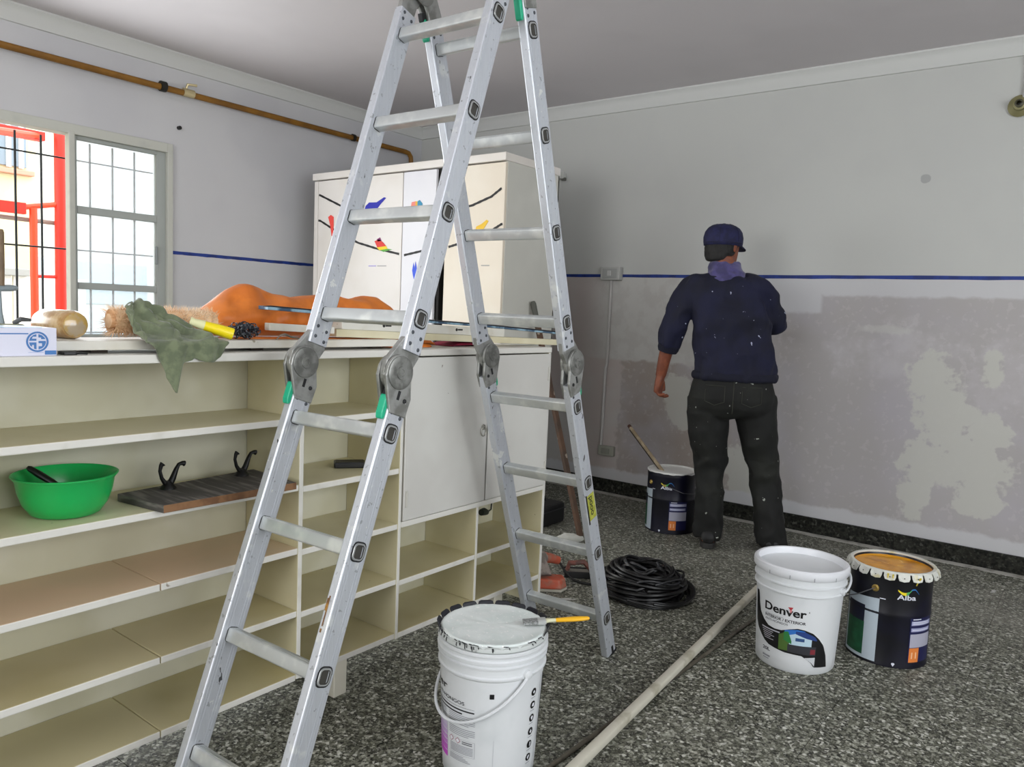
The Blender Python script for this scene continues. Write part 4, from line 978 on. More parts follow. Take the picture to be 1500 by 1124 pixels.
def metal_drum(cx, cy, R, H, rot, label, paint, paint_z, lugs, group=None):
    b = thing('paint_drum', (cx, cy, 0), label, 'paint drum', group)
    navy = M('drum_navy_black', '07070f', .35, col2='0b0b20', scale=4)
    MB().lathe([(0, .006), (R - .008, .006), (R - .006, 0), (R + .001, .001), (R + .001, .008), (R, .012), (R, .19), (R + .0022, .197), (R, .204), (R, H - .03), (R + .002, H - .022), (R, H - .014), (R, H - .006), (R + .003, H), (R - .002, H + .002), (R - .005, H - .004), (R - .005, .012), (0, .012)], (cx, cy, 0), 64).build('body', navy, b, smooth=True)
    rr_ = MB(); n = 60; rings = []; rnd = random.Random(int(cx * -100))
    for r in (0, .03, .06, .09, .115, R - .012, R - .0055):
        rings.append([V((cx + r * math.cos(2 * PI * k / n), cy + r * math.sin(2 * PI * k / n), paint_z + (.003 * noise.noise(V((r * 40 * math.cos(2 * PI * k / n), r * 40 * math.sin(2 * PI * k / n), cx))) if 0 < r < R - .006 else 0) + (.004 if r > R - .007 else 0))) for k in range(n)])
    rr_.loft(rings, False); rr_.build('paint_surface', paint, b, smooth=2)
    at, band, patch, rect, text = wrapper(cx, cy, lambda z: R)
    q = rot
    pw = M('drum_label_pale', 'b7c3cc', .4); 
    patch('pale_panel', pw, b, *band([(-155 + q, .236), (-93 + q, .252)], [(-155 + q, .010), (-93 + q, .010)], 24))
    rect('panel_dark', M('panel_navy', '0f1128', .4), b, -150 + q, -113.5 + q, .146, .2125, .0012); rect('panel_green', M('panel_green', '1e5a3a', .45, col2='184d30', scale=30), b, -150 + q, -113 + q, .022, .148, .0013)
    text('brand_lettering', M('drum_white_print', 'd6d8e4', .4), b, 'Alba', -70 + q, -43 + q, .262, .019, .02)
    sw = []; m = 14
    for nm, h, a0, a1 in (('swoosh_yellow', 'e9d52c', 0, .42), ('swoosh_green', '4ca45c', .38, .62), ('swoosh_blue', '2f6fb3', .58, 1)):
        top, bo = [], []
        for k in range(m + 1):
            t = a0 + (a1 - a0) * k / m; d = -69.5 + q + 31 * t; z = .296 - .012 * math.sin(PI * min(1, t * 1.6)) + (.006 * math.sin(PI * max(0, (t - .5) * 2))) - .012 * max(0, t - .8) * 5
            w_ = .0075 * math.sin(PI * (.12 + .8 * t)) * (1.3 if t < .5 else .6) + .0008
            top.append((d, z + w_ * .5)); bo.append((d, z - w_ * .6))
        patch(nm, M(nm, h, .4), b, *band(top, bo, m), .001)
    lav = M('drum_lavender', '9fa2c4', .4); wp = M('drum_white_print', 'd6d8e4')
    rect('label_panel', M('drum_panel_navy', '1a1c4a', .4), b, -48 + q, -4 + q, .026, .196, .0009)
    for d0, d1, z0, z1, mm in ((-44, -30, .187, .1905, wp), (-46, -6, .166, .182, lav), (-46, -8, .142, .156, lav), (-46.5, -5, .082, .133, M('drum_pale_block', 'a9a9b9', .45))): rect('label_block', mm, b, d0 + q, d1 + q, z0, z1, .0013)
    for z in (.17, .176, .147): rect('label_line', wp, b, -44 + q, -12 + q, z, z + .003, .0016)
    rect('orange_square', M('drum_orange', 'e2823c', .4), b, -46.6 + q, -30 + q, .026, .08, .0014)
    patch('orange_mark', M('drum_orange_pale', 'f1bd93', .4), b, [(-43 + q, .04), (-34 + q, .04), (-34 + q, .064), (-43 + q, .064)], [(0, 1, 2, 3)], .0017)
    patch('diamond_mark', wp, b, [(-70.5 + q, .016), (-68 + q, .006), (-65.5 + q, .016), (-66.5 + q, .02), (-69.5 + q, .02)], [(0, 1, 2, 3, 4)], .001)
    rect('white_tick', wp, b, -93 + q, -85 + q, .253, .2565, .001)
    br = M('brass_ear', 'b59a55', .35, .7)
    for s in (0, 180):
        a = -100 + q + s; e = MB().lathe([(0, 0), (.013, 0), (.013, .004), (.008, .007), (.004, .004), (0, .004)], at(a, .289, 0), 18, axis=at(a, .289, .1) - at(a, .289, 0)); e.build('ear', br, b, smooth=True)
    if lugs:
        lw = M('lug_cream_white', 'cfd0c8', .4, col2='c4bd98', scale=20, lo=.55, hi=.7); ld = M('lug_hole', '17171c', .5)
        MB().lathe([(R - .004, H - .001), (R - .0045, H + .004), (R + .001, H + .006), (R + .007, H + .005), (R + .010, H + .001), (R + .008, H - .002), (R + .003, H)], (cx, cy, 0), 64).build('rim', lw, b, smooth=True)
        nl = 21
        for k in range(nl):
            a0 = 360 / nl * k + 4; w_ = 360 / nl * .43
            P = lambda d, r, z: V((cx + r * math.cos(math.radians(d)), cy + r * math.sin(math.radians(d)), z))
            top = [(-1, R + .008, H + .004), (-1, R + .015, H - .001), (-.98, R + .0195, H - .0105), (-.78, R + .0215, H - .0205), (0, R + .022, H - .0235), (.78, R + .0215, H - .0205), (.98, R + .0195, H - .0105), (1, R + .015, H - .001), (1, R + .008, H + .004)]
            mb = MB(); A = [P(a0 + u * w_, r, z) for u, r, z in top]; Bv = [p - P(a0 + u * w_, .0018, 0) + V((cx, cy, 0)) - V((0, 0, .0012)) for p, (u, r, z) in zip(A, top)]
            mb.loft([A, Bv]); lg = mb.build('lug', lw, b)
            c0 = P(a0, R + .0206, H - .0105); ax = P(a0, 1, .8) - P(a0, 0, 0)
            MB().lathe([(0, 0), (.0022, 0), (.0018, .0012), (0, .0012)], c0, 8, axis=ax).build('lug_hole', ld, lg)
    return b, at, patch, rect
mustard = M('mustard_paint', 'd8951f', .25, col2='bb7a15', scale=14, lo=.42, hi=.62, spots=(30, .68, 'e2a83c'))
def alba():
    b, at, patch, rect = metal_drum(-.574, 3.203, .142, .358, 0, 'navy metal paint drum with a crimped white rim, open with mustard paint inside', mustard, .345, True)
    dk = M('wire_grey', '6f6f73', .35, .7)
    pts = [at(-100, .289, .007), at(-104, .283, .012), at(-118, .255, .03), at(-135, .228, .045), at(-150, .215, .055)]
    MB().tube(pts, .002, 6).build('wire_bail', dk, b, smooth=True)
    g = [at(-146, .218, .053), at(-158, .205, .06), at(-166, .203, .058)]
    MB().tube(g, .0075, 10).build('bail_grip', M('grip_black', '131316', .5), b, smooth=True)
    MB().tube([at(-166, .203, .058), at(160, .22, .045), at(110, .27, .012), at(80, .289, .007)], .002, 6).build('wire_bail', dk, b, smooth=True)
    # mustard drips over the rim
    dr = M('mustard_drip', 'd9c23e', .3)
    for a, z0, z1 in ((-45, .352, .318), (-84, .358, .343), (-78, .357, .345)):
        MB().tube([at(a, z0, .0245 if z0 - .352 < .001 else .02), at(a, (z0 + z1) / 2, .018 if z1 > .33 else .012), at(a, z1, .004 if z1 < .33 else .024)], [.0035, .0025, .0018], 6).build('paint_drip', dr, b, smooth=True)
    for a0 in (170,):
        rect('paint_splash', M('mustard_drip', 'd9c23e'), b, a0, a0 + 6, .3, .31, .001)
alba()
def can():
    wp = M('white_paint_wet', 'e9e9e5', .3)
    b, at, patch, rect = metal_drum(-1.983, 4.215, .143, .357, -20, 'dark paint drum full of white paint beside the man with a stick in it', wp, .350, False)
    cx, cy = -1.983, 4.215
    rim = MB(); n = 64; rnd = random.Random(5); rings = []
    for r, z in ((.137, .352), (.139, .359), (.143, .3605), (.147, .357), (.1465, .351)): rings.append([V((cx + r * math.cos(2 * PI * k / n), cy + r * math.sin(2 * PI * k / n), z + (noise.noise(V((k * .35, 1, 2))) * .006 if r > .146 else 0))) for k in range(n)])
    rim.loft(rings, False); rim.build('painted_rim', wp, b, smooth=True)
    MB().tube([at(-85, .289, .006), at(-40, .25, .02), at(0, .235, .024), at(40, .25, .02), at(60, .289, .006)], .002, 6).build('wire_bail', M('wire_grey', '6f6f73'), b, smooth=True)
    s = thing('stirring_stick', (-2.03, 4.19, .35), 'wooden stirring stick with a dark tip standing in the white paint drum', 'stick')
    p0, p1 = V((-2.035, 4.185, .345)), V((-2.42, 4.43, .53))
    p1 = V((-2.36, 4.36, .549))
    d = p1 - p0
    MB().tube([p0 - d * .12, p1], .0115, 10).build('shaft', M('pale_stick_wood', 'b7a78c', .65, col2='9c8b70', scale=14), s, smooth=True)
    MB().tube([p0 - d * .1 + V((-.002, -.006, -.009)), p1 - d * .02 + V((-.002, -.006, -.009))], .006, 8).build('dark_edge', M('stick_dark_side', '2b2118', .7), s, smooth=True)
    MB().tube([p1 - d * .01, p1 + d * .045], [.0125, .012], 10).build('tip', M('stick_tip_brown', '4a2a22', .6), s, smooth=True)
can()

def front_bucket():
    cx, cy = -1.261, 1.617; H = .372
    b = thing('paint_bucket', (cx, cy, 0), 'white ribbed paint bucket in the foreground covered by a paint-crusted drum lid', 'bucket')
    rf = lambda z: .1265 + (.1475 - .1265) * min(z, .36) / .40
    MB().lathe([(0, .006), (.112, .004), (.12, 0), (.1265, .008)] + [(rf(z), z) for z in (.06, .15, .25, .300)] + [(.1462, .303), (.1485, .306), (.1485, .311), (.1440, .314), (.1445, .332), (.1495, .335), (.1502, .340), (.1452, .343), (.1458, .347), (.1512, .350), (.1516, .356), (.1465, .359), (.1475, .366), (.1508, .370), (.1508, .376), (.146, .378), (.14, .37), (0, .36)], (cx, cy, 0), 64).build('pail', plast, b, smooth=True)
    wl = M('paint_crust_white', 'e4eae8', .45, col2='dae3e0', scale=12, spots=(85, .64, 'f6f8f6'), bump=.5)
    lid = thing('drum_lid', (cx, cy, .378), 'crimped metal drum lid caked in white paint lying upside down on the front bucket', 'lid')
    n = 72; rings = []
    for r, z in ((0, .3985), (.05, .399), (.1, .3985), (.132, .3985), (.1385, .4005), (.1425, .399), (.1435, .394)): rings.append([V((cx + r * math.cos(2 * PI * k / n), cy + r * math.sin(2 * PI * k / n), z + (noise.noise(V((r * 60 * math.cos(2 * PI * k / n), r * 60 * math.sin(2 * PI * k / n), 1))) * .0012 if r < .14 else 0) + (noise.noise(V((k * .8, 4, r * 9))) * .0035 if r > .139 else 0))) for k in range(n)])
    MB().loft(rings, False).build('paint_layer', wl, lid, smooth=2)
    MB().lathe([(0, .379), (.146, .379), (.1485, .382), (.148, .389), (.1445, .3955), (.14, .397), (0, .397)], (cx, cy, 0), 64).build('plate', M('lid_dirty_white', 'c3c8c6', .5, col2='8f9492', scale=26, lo=.52, hi=.66, spots=(36, .70, '22242c')), lid, smooth=True)
    lk = M('lug_navy', '14161f', .4, spots=(40, .68, '8f99a6')); lw = M('lid_dirty_white', 'c3c8c6')
    nl = 19
    for k in range(nl):
        a0 = 360 / nl * k + 5; fc = math.cos(math.radians(a0 + 52)); far = fc < .35
        P = lambda d, r, z: V((cx + r * math.cos(math.radians(d)), cy + r * math.sin(math.radians(d)), z)); w_ = 360 / nl * .46
        if far:
            sh = [(-1, .146, .391), (-1, .151, .399), (-.9, .1545, .405), (-.6, .156, .4075), (.6, .156, .4075), (.9, .1545, .405), (1, .151, .399), (1, .146, .391)]
        else:
            sh = [(-1, .1455, .385), (-1, .1482, .392), (-.7, .1488, .396), (0, .1485, .398), (.7, .1488, .396), (1, .1482, .392), (1, .1455, .385)]
        A = [P(a0 + u * w_, r, z) for u, r, z in sh]; mb = MB(); mb.loft([A, [p - P(a0, .0035, 0) + V((cx, cy, -.002)) for p in A]])
        mb.build('lug', lk if far else lw, lid, bevel=.0012)
    dk = M('lid_dark_drip', '1d1f24', .5)
    rnd = random.Random(4)
    for a in [-132, -121, -113, -108] + [rnd.uniform(-100, 20) for k in range(15)]:
        z1 = .3935 - rnd.random() ** 2 * .009
        P = lambda d, r, z: V((cx + r * math.cos(math.radians(d)), cy + r * math.sin(math.radians(d)), z))
        MB().tube([P(a - rnd.uniform(2, 7), .1432, .3965), P(a, .1450, .3955), P(a + .6, .1492, z1), P(a + 1, .1495, z1 - .003)], [.0012, rnd.uniform(.0012, .0026), .0015, .0009], 6).build('chipped_edge', dk, lid)
    at, band, patch, rect, text = wrapper(cx, cy, rf)
    dk2 = M('label_dark_grey', '2e2e33'); lg = M('label_soft_grey', '8f9198'); mg = M('label_mid_grey', '55565c')
    text('brand_lettering', blackp, b, 'Denver', -172, -107.6, .250, .021, .012)
    text('label_lettering', dk2, b, 'ANTI-HONGOS', -136, -81, .226, .010, .006)
    rect('label_rule', mg, b, -140, -69, .2185, .2193)
    for k in range(2): rect('bold_print', dk2, b, -138, -69 - k * 15, .2085 - k * .0095, .2125 - k * .0095)
    rnd = random.Random(2)
    for z in (.194, .189, .184, .179, .174, .169, .158, .153, .148, .143, .138):
        rect('small_print', lg, b, -104, -68 - (rnd.random() * 8 if z in (.169, .138) else 0), z, z + .0017)
        rect('small_print', lg, b, -138, -110, z, z + .0017)
    mag = [('cfc3dc', .148), ('c9b6da', .136), ('c8a5d8', .122), ('c893d4', .108), ('c67dcf', .094), ('c566c9', .076), ('c64fc6', .058)]
    for k, (h, z) in enumerate(mag): rect('magenta_band', M('mag_%d' % k, h, .4), b, -150, -108.5, z, z + (.0105 if k < 5 else .016), .0009)
    for a, b_, z0, z1 in ((-104, -67.8, .128, .1285), (-104, -67.8, .084, .0845), (-68.2, -67.8, .084, .1285)): rect('box_outline', lg, b, a, b_, z0, z1)
    for a in (-100, -90):
        patch('hazard_diamond', M('hazard_red', 'b98a94', .5), b, [(a - 4, .122), (a, .113), (a + 4, .122), (a, .131)], [(0, 1, 2, 3)]); patch('hazard_inner', M('label_white', 'e2e4ea', .5), b, [(a - 2.8, .122), (a, .1155), (a + 2.8, .122), (a, .1285)], [(0, 1, 2, 3)], .001)
    for z in (.126, .121): rect('bold_print', mg, b, -84, -71, z - .004, z - .0015)
    for z in (.109, .105, .101, .097, .093, .089): rect('small_print', lg, b, -102, -70, z, z + .0016)
    for k, z in enumerate((.078, .074, .070, .066)): rect('small_print', lg, b, -103, -82 + k * 3, z, z + .0016)
    rect('black_square', blackp, b, -53, -48.2, .2555, .2690); rect('black_square', blackp, b, -54, -48.5, .046, .0595)
    rect('seam', M('seam_grey', 'b9bdc2', .5), b, -47, -46.6, .02, .14); rect('seam', M('seam_grey', 'b9bdc2'), b, -46.8, -42, .05, .0506)
    rect('label_edge', M('edge_dark', '3d3f42', .5), b, 24, 27, .09, .285); rect('label_edge', M('seam_grey', 'b9bdc2'), b, 17, 18, .05, .285)
    for k, z in enumerate((.251, .215, .178, .140, .103, .066)):
        zc = z; a = 2.4; rr = .0105; rd = math.degrees(rr / rf(z)); nn = 20
        v = [(a + rd * math.cos(2 * PI * i / nn), zc + rr * math.sin(2 * PI * i / nn)) for i in range(nn)]; f = [tuple(range(nn))]
        patch('icon_disc', blackp, b, v, f, .0009)
        ins = [[(0, .5), (.45, 0), (0, -.5), (-.45, 0)], [(-.5, -.3), (.4, -.5), (.5, .4), (-.2, .5)], [(-.45, .2), (0, .6), (.45, .2), (.15, -.5), (-.15, -.5)], [(0, .6), (.45, -.1), (0, -.55), (-.45, -.1)], [(0, .55), (.5, .5), (.3, -.5), (0, -.55)], [(-.6, .1), (.1, .65), (.4, .3), (-.2, -.6)]][k]
        patch('icon_mark', M('label_white', 'e2e4ea'), b, [(a + rd * x, zc + rr * y) for x, y in ins], [tuple(range(len(ins)))], .0014)
        rect('icon_caption', lg, b, a - rd * .9, a + rd * .8, zc - .0165, zc - .0148)
    for a in (-12.5, 167.5):
        MB().lathe([(0, 0), (.0125, 0), (.0125, .010), (.006, .013), (0, .013)], at(a, .313, 0), 16, axis=at(a, .313, .1) - at(a, .313, 0)).build('ear', plast, b, smooth=True)
    bail(at, -12.5, -192.5, .313, .178, M('bail_white', 'd5d8db'), b, .016, .0042, 40)
    # brush laid on the lid
    br = thing('paint_brush', (-1.12, 1.74, .41), 'yellow handled paint brush resting on the rim of the front bucket lid', 'paint brush')
    p0, d = V((-1.188, 1.6735, .4085)), V((.721, .685, .06)).normalized(); sd = d.cross(V((0, 0, 1))).normalized(); upv = sd.cross(d)
    def bx(t0, t1, w0, w1, h0, h1, nm, mat, sm=False, rn=.3):
        mb = MB(); mb.loft([[p0 + d * t + sd * (w * a) + upv * (h * bb) for a, bb in ((-1, -.6), (-.6, -1), (.6, -1), (1, -.6), (1, .6), (.6, 1), (-.6, 1), (-1, .6))] for t, w, h in ((t0, w0, h0), (t1, w1, h1))]); return mb.build(nm, mat, br)
    bx(-.012, .030, .0165, .0155, .004, .006, 'bristle_block', M('wet_bristles', '9a9d9c', .5, col2='6f7270', scale=60, stretch=(3, 3, 1)))
    bx(.028, .05, .0165, .0155, .0065, .0065, 'ferrule', M('brush_ferrule', 'c3c6c4', .4, .4))
    mb = MB(); prof = [(.048, .0125, .006), (.06, .007, .0055), (.078, .006, .0055), (.1, .0085, .006), (.125, .0105, .0065), (.15, .0095, .006), (.168, .007, .005), (.172, .004, .003)]
    mb.loft([[p0 + d * t + sd * (w * math.cos(q)) + upv * (h * math.sin(q)) for q in [2 * PI * k / 14 for k in range(14)]] for t, w, h in prof[:3]]); mb.build('handle_neck', M('brush_painted_neck', 'cfcfae', .4), br, smooth=True)
    mb = MB(); mb.loft([[p0 + d * t + sd * (w * math.cos(q)) + upv * (h * math.sin(q)) for q in [2 * PI * k / 14 for k in range(14)]] for t, w, h in prof[2:]]); mb.build('handle', M('brush_yellow', 'edb41f', .35), br, smooth=True)
front_bucket()

# ================================================================= OTHER FLOOR THINGS
def floor_things():
    wood = M('white_painted_wood', 'c6c2b3', .55, col2='aaa592', scale=10, lo=.5, hi=.7, spots=(26, .72, '6f6a5c'))
    a, b = V((-1.188, 3.52, .0145)), V((-1.011, 1.45, .0425)); d = (b - a).normalized(); s_ = d.cross(V((0, 0, 1))).normalized()
    mb = MB(); pr = rrect(.029, .027, .006, 2)
    mb.loft([[q + s_ * x + V((0, 0, z)) for x, z in pr] for q in (a, b)]); tag(mb.build('wooden_pole', wood, loc=(-1.12, 2.6, 0), smooth=True), 'thick white-painted wooden pole lying on the floor towards the camera', 'pole')
    a2, b2 = V((-1.070, 3.25, .0075)), V((-1.119, 1.45, .0075))
    tag(MB().tube([a2, b2], .0072, 10).build('metal_rod', M('dull_metal_rod', '6d685c', .5, .4, col2='565146', scale=16), loc=(-1.1, 2.4, 0), smooth=True), 'thin dark metal rod on the floor crossing under the white pole', 'rod')
    # leaning stick
    p0, p1 = V((-2.262, 3.664, .004)), V((-2.712, 3.727, 1.318)); dd = (p1 - p0)
    st = thing('leaning_stick', p0, 'old brown stick leaning against the wardrobe behind the shelving unit', 'stick')
    br = M('rusty_brown_wood', '5d4433', .65, col2='4a3a2e', scale=9, spots=(18, .66, '9b8f80'))
    m_ = MB(); sv = V((.14, .99, 0)).normalized(); n2 = dd.normalized().cross(sv)
    m_.loft([[p0 + dd * t + sv * (.017 * x) + n2 * (.011 * y) for x, y in ((-1, -1), (1, -1), (1, 1), (-1, 1))] for t in (0, .93)]); m_.build('shaft', br, st, bevel=.003)
    m_ = MB(); m_.tube([p0 + dd * .925, p0 + dd * .99, p0 + dd * 1.0], [.017, .017, .012], 12); m_.build('grip_end', M('dark_rubber_end', '55564f', .6), st, smooth=True)
    # crumpled paper near the stick foot
    pm = MB(); rings = []
    for i in range(9):
        t = i / 8; r = .058 * math.sin(PI * (.06 + .9 * t)); rings.append([V((-2.255 + (t - .5) * .15 * .8 + r * .2 * math.cos(q), 3.545 + (t - .5) * .15 * .6 + r * math.cos(q) * .75, max(.0005, .018 + r * .5 * math.sin(q) + noise.noise(V((t * 5, q * 2, 3))) * .016))) for q in [2 * PI * k / 14 for k in range(14)]])
    tag(pm.loft(rings).build('crumpled_paper', M('dirty_paper', 'b6b6ae', .8), loc=(-2.255, 3.545, 0)), 'crumpled dirty white paper on the floor by the foot of the brown stick', 'paper')
    # dark tool case behind the shelf unit
    tc = thing('tool_case', (-2.61, 3.76, 0), 'black tool case on the floor in the gap behind the shelving unit', 'case')
    blk = M('tool_case_black', '141416', .5)
    MB().box((-2.72, 3.64, .003), (-2.505, 3.87, .125)).build('body', blk, tc, bevel=.016)
    MB().box((-2.723, 3.637, .088), (-2.502, 3.873, .094)).build('lid_seam', M('tool_case_seam', '2b2b2f', .5), tc, bevel=.002)
    MB().tube([(-2.61, 3.70, .122), (-2.61, 3.705, .146), (-2.61, 3.795, .146), (-2.61, 3.80, .122)], .008, 8).build('handle', blk, tc, smooth=True)
    # orange sander
    sd = thing('power_sander', (-1.94, 2.86, 0), 'dusty orange power sander lying on the floor beside the shelving unit', 'sander')
    org = M('dusty_orange_plastic', 'b5533a', .6, col2='9d6a58', scale=22, lo=.45, hi=.65); dst = M('dusty_grey_plastic', '8f857d', .8, col2='6e665f', scale=25, lo=.45, hi=.6); dk = M('sander_dark', '1c1b1b', .6)
    ux = V((.80, .60, 0)); uy = V((-.60, .80, 0)); o = V((-1.93, 2.87, 0))
    def pt(a, b, z): return o + ux * a + uy * b + V((0, 0, z))
    foot = [(-.085, -.06), (.055, -.062), (.085, -.02), (.075, .035), (-.085, .05)]
    def ext(poly, z0, z1, sc_=1.0): return [[pt(x, y, z0) for x, y in poly], [pt(x * sc_, y * sc_, z1) for x, y in poly]]
    MB().loft(ext(foot, .001, .012)).build('sanding_pad', M('pad_pale', 'aaa699', .8), sd, bevel=.002)
    MB().loft(ext(foot, .0125, .055, .86)).build('housing', org, sd, bevel=.008)
    MB().tube([pt(-.03, 0, .05), pt(-.035, .015, .075), pt(-.045, .05, .105), pt(-.03, .10, .11)], [.045, .042, .034, .03], 16).build('motor_body', dst, sd, smooth=True)
    MB().tube([pt(-.03, .10, .11), pt(.02, .15, .09), pt(.05, .17, .075)], [.027, .022, .02], 14).build('grip', org, sd, smooth=True)
    MB().lathe([(0, 0), (.022, 0), (.022, .014), (.016, .018), (0, .018)], pt(-.055, -.005, .085), 18, axis=(.5, -.75, .4)).build('vent_cap', dk, sd, smooth=True)
    MB().tube([pt(.05, .17, .075), pt(.085, .15, .03), pt(.12, .10, .008), pt(.16, .06, .007), pt(.21, .045, .007), pt(.25, .04, .007)], .006, 8).build('power_cord', dk, sd, smooth=True)
    # sanding block with strap
    sb = thing('sanding_float', (-1.93, 3.07, 0), 'dusty grey hand sanding float with dark edges lying behind the orange sander', 'sanding float')
    o = V((-1.915, 3.11, 0)); ux = V((.80, .60, 0)); uy = V((-.6, .8, 0))
    MB().loft(ext([(-.07, -.03), (.085, -.04), (.09, .03), (-.07, .04)], .001, .024)).build('block', M('float_grey', '8d8980', .8, col2='77736a', scale=20), sb, bevel=.004)
    for y in (-.036, .034): MB().loft(ext([(-.075, y - .006), (.095, y - .012 if y < 0 else y - .005), (.095, y + .002 if y < 0 else y + .006), (-.075, y + .006)], .001, .03)).build('edge_strip', dk, sb, bevel=.002)
    MB().tube([pt(-.06, 0, .022), pt(-.05, 0, .06), pt(.02, .0, .068), pt(.055, 0, .03)], [.011, .013, .013, .011], 10).build('handle', M('float_red_handle', '7b4a3f', .6, col2='5a3d36', scale=20), sb, smooth=True)
    # coil of black cable
    ck = M('black_cable_rubber', '0c0c0d', .38); rnd = random.Random(12)
    cc = V((-1.585, 3.13, 0)); pts = []; n = 0
    T_ = 24
    for k in range(T_):
        R0 = .205 - .10 * ((k * 7) % T_) / T_; zb = .008 + .115 * (k / T_) ** .9; ox, oy = rnd.uniform(-.018, .018), rnd.uniform(-.018, .018); tx, ty = rnd.uniform(-.12, .12), rnd.uniform(-.12, .12)
        for j in range(22):
            a = 2 * PI * j / 22 + k * .3; t = j / 22
            x, y = R0 * math.cos(a) * 1.02 + ox, R0 * math.sin(a) * .95 + oy
            hh = 1 - .55 * max(0, (math.hypot(x, y) - .12) / .1)
            pts.append(cc + V((x, y, max(.0085, (zb + x * tx + y * ty + .012 * noise.noise(V((k, t * 4, 2)))) * max(.25, hh)))))
    coil = MB().tube(pts, .0082, 7).build('cable_coil', ck, loc=(cc.x, cc.y, 0), smooth=True)
    tag(coil, 'heap of coiled black electric cable on the floor by the ladder foot', 'cable')
    for k in range(10):
        R0 = rnd.uniform(.06, .19); a0 = rnd.uniform(0, 6); L = rnd.uniform(1.2, 3.4)
        MB().tube([cc + V((R0 * math.cos(a0 + L * j / 14) + rnd.uniform(-.003, .003), R0 * math.sin(a0 + L * j / 14) * .95, (.128 - .45 * max(0, R0 - .1) + .012 * math.sin(j * .5)))) for j in range(15)], .0052 if k % 2 else .0075, 7).build('cable_strand', ck if k % 3 else M('cable_sheen_grey', '2a2b2e', .3), coil, smooth=True)
    for k in range(4):
        R0 = .215 + .006 * k; a0 = -2.4 + .5 * k
        MB().tube([cc + V((R0 * math.cos(a0 + 2.6 * j / 18), R0 * math.sin(a0 + 2.6 * j / 18) * .95, .008 + .006 * k + .01 * math.sin(j * .4 + k))) for j in range(19)], .007, 7).build('cable_strand', ck, coil, smooth=True)
    MB().tube([cc + V((-.2, -.02, .01)), cc + V((-.26, .0, .008)), cc + V((-.31, .06, .008)), cc + V((-.30, .14, .008))], .0075, 7).build('cable_end', ck, coil, smooth=True)
floor_things()

